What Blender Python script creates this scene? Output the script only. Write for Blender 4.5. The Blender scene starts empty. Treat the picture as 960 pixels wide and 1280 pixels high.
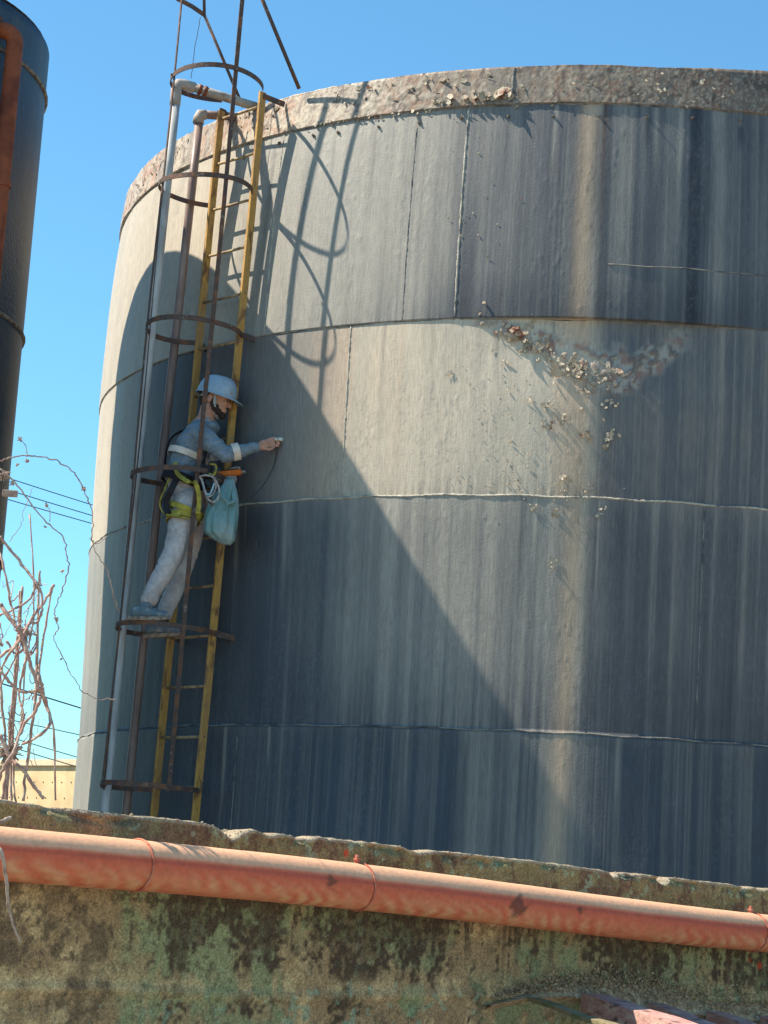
import bpy, bmesh, math, random
import numpy as np
from mathutils import Vector, Matrix
random.seed(7)
sc = bpy.context.scene
COL = sc.collection
EYE = 1.6
# ------------------------------------------------------------------ camera
F_PX, PITCH, ROLL = 2609.6, 0.18413, 0.06027
PW, PH = 960.0, 1280.0
_fw = Vector((0, math.cos(PITCH), math.sin(PITCH)))
_u0 = Vector((0, -math.sin(PITCH), math.cos(PITCH)))
_r0 = Vector((1, 0, 0))
_rt = _r0*math.cos(ROLL) + _u0*math.sin(ROLL)
_up = -_r0*math.sin(ROLL) + _u0*math.cos(ROLL)
cd = bpy.data.cameras.new('camera')
cam = bpy.data.objects.new('camera', cd); COL.objects.link(cam)
cd.sensor_fit = 'VERTICAL'; cd.sensor_height = 24; cd.lens = F_PX/PH*24
cd.clip_start = 0.1; cd.clip_end = 3000
m = Matrix.Identity(4)
for i in range(3):
    m[i][0] = _rt[i]; m[i][1] = _up[i]; m[i][2] = -_fw[i]
m[0][3], m[1][3], m[2][3] = 0, 0, EYE
cam.matrix_world = m
sc.camera = cam
# ------------------------------------------------------------------ light
SUN_AZ, SUN_EL = math.radians(-90), math.radians(50)
w = bpy.data.worlds.new('World'); sc.world = w; w.use_nodes = True
nt = w.node_tree; nt.nodes.clear()
sky = nt.nodes.new('ShaderNodeTexSky'); sky.sky_type = 'NISHITA'; sky.sun_disc = False
sky.sun_elevation = SUN_EL; sky.sun_rotation = SUN_AZ
sky.air_density = 1.0; sky.dust_density = 0.25; sky.ozone_density = 2.5
bg = nt.nodes.new('ShaderNodeBackground'); bg.inputs[1].default_value = 0.088
wo = nt.nodes.new('ShaderNodeOutputWorld')
mxs = nt.nodes.new('ShaderNodeMix'); mxs.data_type = 'RGBA'; mxs.blend_type = 'MULTIPLY'; mxs.inputs[0].default_value = 1
mxs.inputs[7].default_value = (.72, 1.19, 1.26, 1)
nt.links.new(sky.outputs[0], mxs.inputs[6]); nt.links.new(mxs.outputs[2], bg.inputs[0]); nt.links.new(bg.outputs[0], wo.inputs[0])
sl = bpy.data.lights.new('sun', 'SUN'); sl.energy = 5.0; sl.angle = math.radians(0.53); sl.color = (1, .89, .74)
so = bpy.data.objects.new('sun', sl); COL.objects.link(so)
sdir = Vector((math.sin(SUN_AZ)*math.cos(SUN_EL), math.cos(SUN_AZ)*math.cos(SUN_EL), math.sin(SUN_EL)))
so.rotation_euler = sdir.to_track_quat('Z', 'Y').to_euler(); so.location = (-20, 0, 30)
sc.view_settings.view_transform = 'Standard'; sc.view_settings.look = 'None'
sc.view_settings.gamma = 1; sc.view_settings.use_curve_mapping = False
sc.view_settings.exposure = 1.0

# ------------------------------------------------------------------ helpers
def ray(u, v):
    return (_fw*F_PX + _rt*(u-PW/2) - _up*(v-PH/2)).normalized()
def at(u, v, Y):
    """world point on the sight line of photo pixel (u,v) at distance Y north of the viewer"""
    d = ray(u, v); t = Y/d.y
    return Vector((d.x*t, Y, d.z*t+EYE))
TC = Vector((1.71646, 17.07853)); TR = 4.08
ZB = {'rim': 5.531+EYE, 'lip': 5.256+EYE, 'b2': 3.77+EYE, 'b3': 2.595+EYE, 'b4': 1.099+EYE}
def cyl(u, v, s=0.0):
    d = ray(u, v); r = TR+s
    a = d.x**2+d.y**2; b = -2*(d.x*TC.x+d.y*TC.y); c = TC.length_squared-r*r
    D = max(0, b*b-4*a*c); t = (-b-math.sqrt(D))/(2*a)
    return Vector((d.x*t, d.y*t, d.z*t+EYE))
def pol(az, r, z):
    a = math.radians(az)
    return Vector((TC.x+math.sin(a)*r, TC.y-math.cos(a)*r, z))
def azof(p):
    return math.degrees(math.atan2(p.x-TC.x, -(p.y-TC.y)))

def hash2(ix, iy, seed):
    n = (ix.astype(np.int64)*374761393 + iy.astype(np.int64)*668265263 + seed*1274126177) & 0xffffffff
    n = ((n ^ (n >> 13))*1274126177) & 0xffffffff
    n = n ^ (n >> 16)
    return (n & 0xffff)/65535.0
def vn(x, y, seed=0):
    x = np.asarray(x, float); y = np.asarray(y, float)
    ix = np.floor(x); iy = np.floor(y); fx = x-ix; fy = y-iy
    fx = fx*fx*(3-2*fx); fy = fy*fy*(3-2*fy)
    a = hash2(ix, iy, seed); b = hash2(ix+1, iy, seed); c = hash2(ix, iy+1, seed); d = hash2(ix+1, iy+1, seed)
    return (a*(1-fx)+b*fx)*(1-fy) + (c*(1-fx)+d*fx)*fy
def fbm(x, y, seed=0, o=4):
    s = 0; amp = .5; t = 0
    for k in range(o):
        s = s+amp*vn(x*2**k, y*2**k, seed+k*17); t += amp; amp *= .5
    return s/t
def sst(a, b, x):
    t = np.clip((x-a)/(b-a), 0, 1); return t*t*(3-2*t)

def tag(o, label=None, cat=None, group=None, kind=None):
    if label: o['label'] = label
    if cat: o['category'] = cat
    if group: o['group'] = group
    if kind: o['kind'] = kind
    return o
def empty(name, loc, label, cat, group=None):
    o = bpy.data.objects.new(name, None); COL.objects.link(o); o.location = loc
    return tag(o, label, cat, group)

class MB:
    def __init__(s): s.v = []; s.f = []
    def add(s, vs, fs):
        n = len(s.v); s.v += [Vector(x) for x in vs]; s.f += [tuple(i+n for i in f) for f in fs]
    def box(s, c, ax, h):
        c = Vector(c); vs = []
        for i in (-1, 1):
            for j in (-1, 1):
                for k in (-1, 1):
                    vs.append(c+ax[0]*h[0]*i+ax[1]*h[1]*j+ax[2]*h[2]*k)
        s.add(vs, [(0,1,3,2),(4,6,7,5),(0,4,5,1),(2,3,7,6),(0,2,6,4),(1,5,7,3)])
    def tube(s, pts, r, n=10, closed=False, caps=True, flat=1.0):
        pts = [Vector(p) for p in pts]; N = len(pts)
        rs = r if isinstance(r, (list, tuple)) else [r]*N
        prev = None; base = len(s.v); vs = []
        for i, p in enumerate(pts):
            if closed: t = (pts[(i+1) % N]-pts[i-1])
            else: t = pts[min(i+1, N-1)]-pts[max(i-1, 0)]
            t.normalize()
            if prev is None:
                a = Vector((0, 0, 1)) if abs(t.z) < .9 else Vector((1, 0, 0))
                x = t.cross(a).normalized()
            else:
                x = (prev - t*prev.dot(t)).normalized()
            prev = x; y = t.cross(x)
            for k in range(n):
                an = 2*math.pi*k/n
                vs.append(p + x*math.cos(an)*rs[i] + y*math.sin(an)*rs[i]*flat)
        fs = []
        M = N if closed else N-1
        for i in range(M):
            a = i*n; b = ((i+1) % N)*n
            for k in range(n):
                fs.append((a+k, b+k, b+(k+1) % n, a+(k+1) % n))
        if caps and not closed:
            fs.append(tuple(range(n))[::-1]); fs.append(tuple((N-1)*n+k for k in range(n)))
        s.add(vs, [f[::-1] for f in fs])
    def bar(s, pts, wdir, hw, ht, closed=False):
        """rectangular section swept along pts; hw along wdir(i), ht across"""
        pts = [Vector(p) for p in pts]; N = len(pts); vs = []
        for i, p in enumerate(pts):
            t = (pts[(i+1) % N]-pts[i-1]) if closed else pts[min(i+1, N-1)]-pts[max(i-1, 0)]
            t.normalize(); wv = wdir(i) if callable(wdir) else Vector(wdir)
            wv = (wv - t*wv.dot(t)).normalized(); nv = t.cross(wv)
            for a, b in ((-1, -1), (1, -1), (1, 1), (-1, 1)):
                vs.append(p+wv*hw*a+nv*ht*b)
        fs = []
        for i in range(N if closed else N-1):
            a = i*4; b = ((i+1) % N)*4
            for k in range(4): fs.append((a+k, a+(k+1) % 4, b+(k+1) % 4, b+k))
        if not closed: fs += [(3, 2, 1, 0), tuple((N-1)*4+k for k in range(4))]
        s.add(vs, fs)
    def ell(s, c, ax, r, nu=16, nv=10):
        c = Vector(c); vs = [c+ax[2]*r[2]]
        for j in range(1, nv):
            ph = math.pi*j/nv
            for i in range(nu):
                th = 2*math.pi*i/nu
                vs.append(c+ax[0]*r[0]*math.sin(ph)*math.cos(th)+ax[1]*r[1]*math.sin(ph)*math.sin(th)+ax[2]*r[2]*math.cos(ph))
        vs.append(c-ax[2]*r[2]); fs = []
        for i in range(nu): fs.append((0, 1+i, 1+(i+1) % nu))
        for j in range(nv-2):
            for i in range(nu):
                a = 1+j*nu; b = a+nu
                fs.append((a+i, b+i, b+(i+1) % nu, a+(i+1) % nu))
        L = len(vs)-1; a = 1+(nv-2)*nu
        for i in range(nu): fs.append((a+i, L, a+(i+1) % nu))
        s.add(vs, fs)
    def build(s, name, mat, parent=None, smooth=False, bevel=0, recalc=True):
        me = bpy.data.meshes.new(name)
        o = bpy.data.objects.new(name, me); COL.objects.link(o)
        off = Vector((0, 0, 0))
        if parent is not None:
            o.parent = parent; p = parent
            while p is not None: off += Vector(p.location); p = p.parent
        else:
            off = sum(s.v, Vector())/max(1, len(s.v)); off.z = min(v.z for v in s.v); o.location = off
        me.from_pydata([v-off for v in s.v], [], s.f)
        if recalc:
            bm = bmesh.new(); bm.from_mesh(me); bmesh.ops.recalc_face_normals(bm, faces=bm.faces); bm.to_mesh(me); bm.free()
        me.materials.append(mat)
        if smooth:
            me.polygons.foreach_set('use_smooth', [True]*len(me.polygons))
        if bevel:
            b = o.modifiers.new('bevel', 'BEVEL'); b.width = bevel; b.segments = 2; b.limit_method = 'ANGLE'
        return o
def smoothpath(pts, k=6, jit=0.0):
    P = [Vector(p) for p in pts]; out = []
    for i in range(len(P)-1):
        p0 = P[max(i-1, 0)]; p1 = P[i]; p2 = P[i+1]; p3 = P[min(i+2, len(P)-1)]
        for j in range(k):
            t = j/k; q = .5*((2*p1)+(-p0+p2)*t+(2*p0-5*p1+4*p2-p3)*t*t+(-p0+3*p1-3*p2+p3)*t**3)
            out.append(q+Vector([random.gauss(0, jit) for _ in range(3)]))
    out.append(P[-1]); return out
X_, Y_, Z_ = Vector((1, 0, 0)), Vector((0, 1, 0)), Vector((0, 0, 1))

# ------------------------------------------------------------------ materials
def N(nt, t, **k):
    n = nt.nodes.new(t)
    for a, b in k.items(): setattr(n, a, b)
    return n
def material(name, c1, c2=None, scale=8, lo=.45, hi=.6, stretch=(1, 1, 1), rough=.7, metal=0, bump=.2, bscale=60,
             c3=None, s3=3, lo3=.55, hi3=.7, attr=None, spec=.3, var=.15, bdist=.01, rough2=None):
    m = bpy.data.materials.new(name); m.use_nodes = True; nt = m.node_tree
    bs = nt.nodes['Principled BSDF']; L = nt.links.new
    bs.inputs['Roughness'].default_value = rough; bs.inputs['Metallic'].default_value = metal
    bs.inputs['Specular IOR Level'].default_value = spec
    geo = N(nt, 'ShaderNodeNewGeometry'); mp = N(nt, 'ShaderNodeMapping'); mp.inputs['Scale'].default_value = stretch
    L(geo.outputs['Position'], mp.inputs[0])
    def noise(sc_, det=6, vec=None):
        n = N(nt, 'ShaderNodeTexNoise'); n.inputs['Scale'].default_value = sc_; n.inputs['Detail'].default_value = det
        L((vec or mp.outputs[0]), n.inputs['Vector']); return n.outputs[0]
    def rng(x, a, b, o0=0, o1=1):
        r = N(nt, 'ShaderNodeMapRange'); L(x, r.inputs[0])
        for i, q in enumerate((a, b, o0, o1)): r.inputs[i+1].default_value = q
        return r.outputs[0]
    def mix(f, a, b, bt='MIX'):
        x = N(nt, 'ShaderNodeMix', data_type='RGBA', blend_type=bt)
        if hasattr(f, 'name'): L(f, x.inputs[0])
        else: x.inputs[0].default_value = f
        for q, i in ((a, 6), (b, 7)):
            if hasattr(q, 'name'): L(q, x.inputs[i])
            else: x.inputs[i].default_value = (*q, 1)
        return x.outputs[2]
    if attr:
        at_ = N(nt, 'ShaderNodeAttribute', attribute_name=attr); col = at_.outputs['Color']
    else:
        rgb = N(nt, 'ShaderNodeRGB'); rgb.outputs[0].default_value = (*c1, 1); col = rgb.outputs[0]
    if c2: col = mix(rng(noise(scale), lo, hi), col, c2)
    if c3: col = mix(rng(noise(s3), lo3, hi3), col, c3)
    if var:
        g = rng(noise(scale*3.7, 8), .3, .7, 1-var, 1+var)
        cmb = N(nt, 'ShaderNodeCombineColor')
        for i in range(3): L(g, cmb.inputs[i])
        col = mix(1.0, col, cmb.outputs[0], 'MULTIPLY')
    L(col, bs.inputs['Base Color'])
    if bump:
        bn = N(nt, 'ShaderNodeBump'); bn.inputs['Strength'].default_value = bump; bn.inputs['Distance'].default_value = bdist
        L(noise(bscale, 6, geo.outputs['Position']), bn.inputs['Height']); L(bn.outputs[0], bs.inputs['Normal'])
    return m
M = {}
M['rust_dark'] = material('rusty_flat_bar', (.085, .058, .05), (.16, .075, .04), 14, .5, .62, rough=.75, bump=.4, c3=(.2, .17, .15), s3=25, lo3=.62, hi3=.7)
M['yellow'] = material('chipped_yellow_paint', (.46, .26, .065), (.15, .08, .04), 20, .53, .62, rough=.6, bump=.4, c3=(.36, .21, .08), s3=6, lo3=.4, hi3=.7, stretch=(1, 1, .35))
M['rung'] = material('worn_rung_steel', (.36, .27, .14), (.2, .13, .08), 20, .45, .6, rough=.6, bump=.3)
M['galv'] = material('dull_galvanised_pipe', (.40, .42, .42), (.29, .30, .30), 5, .45, .6, rough=.6, metal=.0, bump=.1, stretch=(2, 2, .4))
M['pvc'] = material('weathered_pale_pipe', (.36, .32, .27), (.22, .15, .11), 6, .48, .62, rough=.65, bump=.2)
M['pvcwhite'] = material('chalky_white_fitting', (.34, .30, .26), (.35, .31, .28), 12, .5, .7, rough=.65)
M['brownpipe'] = material('brown_painted_pipe', (.24, .17, .145), (.17, .115, .10), 6, .45, .6, rough=.45, bump=.15, stretch=(2, 2, .4), c3=(.36, .29, .25), s3=4, lo3=.6, hi3=.75)
M['orangerust'] = material('orange_primer_pipe', (.23, .062, .025), (.14, .035, .016), 5, .45, .62, rough=.75, bump=.3)
M['redpipe'] = None
M['vine'] = material('dry_pinkish_vine_bark', (.36, .22, .175), (.48, .36, .28), 18, .45, .6, rough=.9, bump=.6)
M['tendril'] = material('pale_dry_tendril', (.38, .30, .24), (.25, .17, .14), 20, .45, .6, rough=.9)
M['wire'] = material('dark_cable', (.03, .03, .035), rough=.6, var=0, bump=0)
M['bolt'] = material('painted_bolt_steel', (.18, .16, .13), (.09, .05, .035), 30, .45, .6, rough=.7, bump=.3)

# ------------------------------------------------------------------ ground
def plane_grid():
    mb = MB(); S = 900
    mb.add([(-S, -S, 0), (S, -S, 0), (S, S, 0), (-S, S, 0)], [(0, 1, 2, 3)])
    g = mb.build('ground', material('dark_low_bounce_soil', (.10, .085, .065), (.16, .13, .10), .8, .4, .65, rough=.95, bump=.5, bscale=20)); tag(g, kind='structure')  # soil colour kept dark to cut bounce light on the tank
    mb = MB(); mb.add([(-14, -14, .004), (16, -14, .004), (16, 9.3+4, .004), (9.5, 13.3, .004), (-4.6, 3.6, .004), (-14, 3.6, .004)], [(0, 1, 2, 3, 4, 5)])
    g = mb.build('bounce_apron', material('pale_light_bounce_ground', (.46, .41, .33), (.36, .31, .24), .9, .4, .65, rough=.95, bump=.3, bscale=20)); tag(g, kind='structure')  # unseen pale ground added to bounce light onto wall and pipe
plane_grid()

# ------------------------------------------------------------------ main tank
def mesh_np(name, V, Fq, mat, parent, cols=None, smooth=True, sharp=None):
    me = bpy.data.meshes.new(name); n = len(V)
    me.vertices.add(n); me.vertices.foreach_set('co', V.astype(np.float32).ravel())
    nf = len(Fq); me.loops.add(nf*4); me.polygons.add(nf)
    me.loops.foreach_set('vertex_index', Fq.astype(np.int32).ravel())
    me.polygons.foreach_set('loop_start', np.arange(0, nf*4, 4, dtype=np.int32))
    me.polygons.foreach_set('loop_total', np.full(nf, 4, dtype=np.int32))
    me.polygons.foreach_set('use_smooth', np.full(nf, smooth))
    me.update(calc_edges=True)
    if cols is not None:
        a = me.color_attributes.new('surface_color', 'FLOAT_COLOR', 'POINT')
        a.data.foreach_set('color', np.concatenate([cols, np.ones((n, 1))], 1).astype(np.float32).ravel())
    me.materials.append(mat)
    o = bpy.data.objects.new(name, me); COL.objects.link(o)
    if parent is not None: o.parent = parent
    return o
def grid_faces(nr, nc, wrap=False):
    r = np.arange(nr-1)[:, None]; c = np.arange(nc if wrap else nc-1)[None, :]
    c2 = (c+1) % nc
    a = r*nc+c; b = r*nc+c2; d = (r+1)*nc+c2; e = (r+1)*nc+c
    return np.stack([a, b, d, e], -1).reshape(-1, 4)

zr, zl, z2, z3, z4 = ZB['rim'], ZB['lip'], ZB['b2'], ZB['b3'], ZB['b4']
PROF = np.polyfit([.2, .7, 1.08, 2.03, 2.64, 3.45, 3.9, 4.4, 5.0, 5.3, 5.6], [4.04, 4.037, 4.035, 4.06, 4.082, 4.104, 4.104, 4.098, 4.062, 4.03, 4.008], 4)
def tank_offset(az, z):
    """radial offset of the plates: laps, dents, bulges"""
    e = .005
    def step(z0): return sst(z0-e, z0+e, z)
    rim, A, B, Cc = step(zl), step(z2), step(z3), step(z4)
    off = .016*(1-Cc) + .008*Cc
    off = off*(1-B) + B*0.0
    off = off + A*(.010+.0*az) + rim*(.012 + .010*vn(az*.25, 0, 5))
    # plate B pushed in under its upper weld towards the right
    rec = sst(-20, -9, az)*sst(9, 2, az)*.040 * sst(.62, .0, z2-z)*(1-A)*B
    off = off-rec
    off = off + .016*(fbm(az*.11, z*.55, 3, 3)-.5) + .0045*(fbm(az*.5, z*1.2, 9, 2)-.5)
    # fine blisters
    bl = fbm(az*5, z*18, 21, 3); off = off + .003*np.clip(bl-.64, 0, 1)*4*sst(.52, .64, fbm(az*.3, z*1.5, 31, 2))
    rimr = fbm(az*3.0, z*40, 41, 4)
    off = off + rim*.005*np.clip(rimr-.5, 0, .2)*3.0*sst(.35, .6, vn(az*.18, z*3, 44))
    # slight barrel of the whole shell
    off = off + np.polyval(PROF, np.clip(z-EYE, .2, 5.7))-TR
    # peeled scale patch
    sc_ = patch(az, z); off = off + sc_*.03*(np.clip(fbm(az*2.2, z*30, 51, 4)-.42, 0, 1))*1.6
    return off
def patch(az, z):
    # diagonal band from az -16,z2-.02 to az -2,z2-.45
    zz = (z2-z); c = np.interp(az, [-17, -13, -9, -5, -2, 0, 2], [.02, .1, .22, .36, .30, .22, .12])
    w = np.interp(az, [-17, -12, -7, -3, 2], [.03, .07, .15, .13, .08])
    n = fbm(az*.8, z*9, 61, 3)
    return np.clip(sst(1.3, .5, np.abs(zz-c)/w + (n-.5)*1.6), 0, 1)*(zz > 0)*sst(-18, -16, az)*sst(4, 0, az)
def C3(*c): return np.array(c)
def lerp(a, b, t): return a*(1-t[..., None])+b*t[..., None]
def tank_color(az, z):
    beige = C3(.50, .435, .335); gb = C3(.29, .275, .235); slate = C3(.085, .090, .098); navy = C3(.038, .050, .068)
    tan = C3(.40, .30, .205); dark = C3(.028, .032, .040); white = C3(.54, .50, .42); rust = C3(.20, .085, .045)
    course_id = (z > z4)*1.0+(z > z3)+(z > z2)
    az_true = az; az = az+course_id*37.3
    s1 = fbm(az*1.1, z*.22, 101, 4); s2 = fbm(az*4.0, z*.35, 102, 3); s3 = fbm(az*.35, z*.15, 103, 3); s4 = vn(az*11, z*.6, 104)
    n2 = fbm(az*.7, z*3, 105, 4)
    az_n = az; az = az_true
    def course(z0): return sst(z0-.006, z0+.006, z)
    cr, cA, cB, cC = course(zl), course(z2), course(z3), course(z4)
    s5 = fbm(az*6.5, z*.10, 106, 3); st = .5+((s1*.50+s2*.26+s4*.08+s5*.16)-.5)*np.interp(az_true, [-60, -34, -22, 12], [.6, .7, 1.3, 1.45])
    thin = sst(.60, .70, fbm(az*9, z*.16, 107, 2)); thind = sst(.60, .72, fbm(az*7, z*.13, 108, 2))
    # A
    tA = (zl-z)/(zl-z2)
    # darkness as function of azimuth on plate A
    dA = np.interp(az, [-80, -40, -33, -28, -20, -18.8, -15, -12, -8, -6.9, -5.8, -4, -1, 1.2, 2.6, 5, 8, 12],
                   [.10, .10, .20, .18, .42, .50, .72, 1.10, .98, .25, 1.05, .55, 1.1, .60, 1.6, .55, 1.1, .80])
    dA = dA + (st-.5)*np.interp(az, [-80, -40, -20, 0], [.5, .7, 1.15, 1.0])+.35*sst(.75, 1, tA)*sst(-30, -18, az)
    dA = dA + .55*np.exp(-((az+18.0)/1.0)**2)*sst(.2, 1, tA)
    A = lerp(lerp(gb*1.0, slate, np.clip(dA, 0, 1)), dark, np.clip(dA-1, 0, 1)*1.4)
    A = lerp(A, beige*.9, sst(-42, -50, az)*.8)
    # B
    tB = (z2-z)/(z2-z3)
    dB = np.interp(az, [-90, -70, -62, -58, -45, -38, -30, -12, -8, -6.8, -5.4, -4, 12], [.05, .15, .55, .85, .85, .45, .12, .05, .12, .2, .75, .9, 1.])  # shadow darkness painted into plate B at left-centre
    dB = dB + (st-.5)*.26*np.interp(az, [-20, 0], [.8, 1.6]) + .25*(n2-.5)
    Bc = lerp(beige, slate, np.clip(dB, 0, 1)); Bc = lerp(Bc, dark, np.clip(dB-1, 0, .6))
    pinkish = sst(.5, .75, fbm(az*.25, z*.4, 111, 2)); Bc = lerp(Bc, Bc*C3(1.06, .96, .9), pinkish)
    # C
    tC = (z3-z)/(z3-z4)
    dC = np.interp(az, [-90, -66, -60, -52, -40, -30, -26, -22, -19, -17, -14, -11, -8.6, -6.5, -4, 12], [.15, .25, .6, .9, 1.05, .75, .42, .42, .30, .15, .38, .55, .35, .4, .95, 1.0])  # shadow contrast painted in: darker left of its edge, paler where sunlit
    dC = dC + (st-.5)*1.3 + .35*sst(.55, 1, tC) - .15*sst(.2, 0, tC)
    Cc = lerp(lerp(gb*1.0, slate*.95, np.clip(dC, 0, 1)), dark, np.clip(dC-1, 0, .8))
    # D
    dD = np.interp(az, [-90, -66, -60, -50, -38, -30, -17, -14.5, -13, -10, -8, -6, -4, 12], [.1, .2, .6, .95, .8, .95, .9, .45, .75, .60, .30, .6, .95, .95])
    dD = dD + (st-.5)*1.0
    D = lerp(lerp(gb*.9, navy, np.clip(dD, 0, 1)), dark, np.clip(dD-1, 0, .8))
    c = lerp(lerp(lerp(D, Cc, cC), Bc, cB), A, cA)
    # plates below A painted navy at left-centre to deepen the narrow tank's shadow
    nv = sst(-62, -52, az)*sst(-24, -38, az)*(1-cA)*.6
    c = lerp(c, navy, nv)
    # long rust-coloured run near az -7
    kB = 1-.75*cB*(1-cA)*sst(-4, -8, az); pat = sst(.35, .65, fbm(az*.25, z*.5, 109, 3))
    c = lerp(c, white*.55, thin*.20*(1-cr)*sst(-60, -40, az)*kB*pat); c = lerp(c, dark*1.3, thind*.28*(1-cr)*sst(-30, -16, az)*kB*(1.1-pat)*.8)
    pit = sst(.64, .70, fbm(az*9, z*60, 110, 2))*sst(.45, .62, fbm(az*.4, z*1.3, 113, 2)); c = lerp(c, slate*1.4, pit*.30*(1-cr))
    run = np.exp(-((az+7.2+.25*np.sin(z*1.3)-(z-z2)*.1)/(.95))**2)*(.55+.6*st)*sst(.2, .8, z-.6)
    c = lerp(c, tan, np.clip(run, 0, .85)*np.interp(z, [z4-1, z4, z3, z2, zl], [.85, .9, .9, .85, .95]))
    run2 = np.exp(-((az+5.9)/.35)**2)*sst(zl-1.2, zl, z)*(1-cr)
    c = lerp(c, rust*.35, run2*.8*sst(.3, .6, s2))
    # light efflorescence streaks
    ls = sst(.62, .78, fbm(az*2.6, z*.12, 131, 3))*.5
    c = lerp(c, white*.6, ls*(1-cr)*np.interp(az, [-60, -30, -14, 0], [.25, .3, .45, .30])*(.4+.6*s4))
    # runs that start at the bolts under the rim band
    rs_ = np.random.RandomState(5)
    for ba in BOLT_AZ:
        ln_ = rs_.uniform(.25, 1.5); wd0 = rs_.uniform(.15, .45); st0 = rs_.uniform(.35, .8)*(1.25 if ba > -10 else .6)
        yy = zl-.08-z; f_ = np.exp(-((az-ba+.15*np.sin(z*3+ba)*yy)/(wd0*(1+.35*yy)))**2)*sst(0, .04, yy)*sst(ln_, ln_*.3, yy)*cA
        c = lerp(c, dark*1.2, np.clip(f_*st0*(.5+s2), 0, .85))
    for k_ in range(46):
        a0 = rs_.uniform(-45, 12); zz = (zl, z2, z3, z4)[rs_.randint(4)]; ln_ = rs_.uniform(.2, 1.1); w0 = rs_.uniform(.05, .28); pale = rs_.rand() < .5; st0 = rs_.uniform(.25, .7)
        yy = zz-z; f_ = np.exp(-((az-a0+.1*np.sin(z*4+a0))/w0)**2)*sst(0, .02, yy)*sst(ln_, ln_*.2, yy)
        c = lerp(c, white*.62 if pale else dark*1.3, np.clip(f_*st0*(.4+s2), 0, .7))
    # pale thin chalk under horizontal welds
    for zz, a in ((z2, .7), (z3, 1.), (z4, .6)):
        e = np.exp(-np.clip(zz-z, 0, 9)/.05)*(z < zz)
        c = lerp(c, white*.55, e*a*.35*s2)
    # drips of dark dirt just above welds
    for zz in (z2, z3, z4):
        e = np.exp(-np.clip(z-zz, 0, 9)/.12)*(z > zz); c = lerp(c, dark*1.5, e*.45*sst(.35, .6, s2)*sst(-40, -20, az))
    # rim band
    rn = fbm(az*1.8, z*22, 141, 5); rn2 = fbm(az*.2, z*2, 142, 2)
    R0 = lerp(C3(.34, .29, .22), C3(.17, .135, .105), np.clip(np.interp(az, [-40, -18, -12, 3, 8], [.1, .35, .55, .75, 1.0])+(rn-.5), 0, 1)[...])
    R0 = lerp(R0, C3(.30, .14, .075), sst(.44, .64, rn)*sst(.25, .5, rn2)*np.interp(az, [-60, -50, -20, -10, 5], [.75, .6, .6, .35, .3]))
    R0 = lerp(R0, C3(.07, .05, .04), sst(.6, .7, fbm(az*1.7, z*14, 143, 3))*.8)
    fr_ = fbm(az*7, z*90, 145, 3); R0 = lerp(R0, C3(.42, .37, .29), sst(.56, .66, fr_)*.55); R0 = lerp(R0, C3(.13, .085, .06), sst(.44, .36, fr_)*.6)
    R0 = lerp(R0, C3(.15, .135, .12), sst(.5, .7, fbm(az*1.2, z*.6, 146, 3))*.45)
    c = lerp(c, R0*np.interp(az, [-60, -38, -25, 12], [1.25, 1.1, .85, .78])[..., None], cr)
    # peel patch
    p = patch(az, z); pn = fbm(az*2.2, z*30, 51, 4)
    c = lerp(c, lerp(C3(.40, .37, .31)+0*c, C3(.17, .12, .09)+0*c, sst(.48, .60, pn)), p*.6)
    c = lerp(c, C3(.22, .10, .07), p*sst(.60, .70, fbm(az*1.2, z*16, 53, 2))*.7)
    # general soft blotches
    c = c*(1+.25*(n2-.5))[..., None]
    return np.clip(c, .01, 1)

BOLT_AZ = []
for _u in (300, 345, 388, 419, 470, 521, 575, 634, 691, 749, 810, 867, 927, 985):
    BOLT_AZ.append(azof(cyl(_u, 145)))
tank = empty('storage_tank', (TC.x, TC.y, 0), 'huge weathered round steel tank with peeling grey and beige paint, behind the ladder', 'storage tank')
M['tank'] = material('peeling_tank_paint', (1, 1, 1), attr='surface_color', scale=30, stretch=(1, 1, .10), var=.16, rough=.55, bump=.28, bscale=75, spec=.35, bdist=.005)
azs = np.concatenate([np.arange(-92, 15, .16), np.arange(16, 266, 2.0)])
zs = list(np.arange(EYE-.35, zr, .014))
for zz in (zl, z2, z3, z4): zs += [zz-.007, zz-.004, zz-.0015, zz+.0015, zz+.004, zz+.007]
zs = sorted(set([0.0, .4, .8] + zs)); zs = np.array(zs)
AZ, ZZ = np.meshgrid(azs, zs)
RR = TR + tank_offset(AZ, ZZ)
zjit = ZZ.copy()
jag = (zr + .040*sst(-4, 11, azs) + .010*(fbm(azs*1.3, azs*0, 71, 4)-.5) + .012*(vn(azs*.2, azs*0, 72)-.5))
# outer wall rows + a thickness lip row inside
def ring(R, Zv): return np.stack([TC.x+np.sin(np.radians(azs))*R, TC.y-np.cos(np.radians(azs))*R, Zv+0*azs], -1)
rows = np.stack([TC.x+np.sin(np.radians(AZ))*RR, TC.y-np.cos(np.radians(AZ))*RR, zjit], -1)
top = ring(RR[-1], jag); top2 = ring(RR[-1]-.022, jag); top3 = ring(RR[-1]-.022, zr-.25+0*azs)
allr = np.concatenate([rows, top[None], top2[None], top3[None]], 0)
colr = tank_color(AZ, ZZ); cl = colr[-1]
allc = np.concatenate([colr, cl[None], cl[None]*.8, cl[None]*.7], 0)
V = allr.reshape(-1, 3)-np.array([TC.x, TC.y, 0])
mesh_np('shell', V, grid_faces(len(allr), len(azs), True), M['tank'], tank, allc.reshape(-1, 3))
M['weld'] = material('painted_weld_bead', (.42, .385, .31), (.10, .10, .11), 9, .5, .68, rough=.7, bump=.8, bscale=90, bdist=.01)
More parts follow.
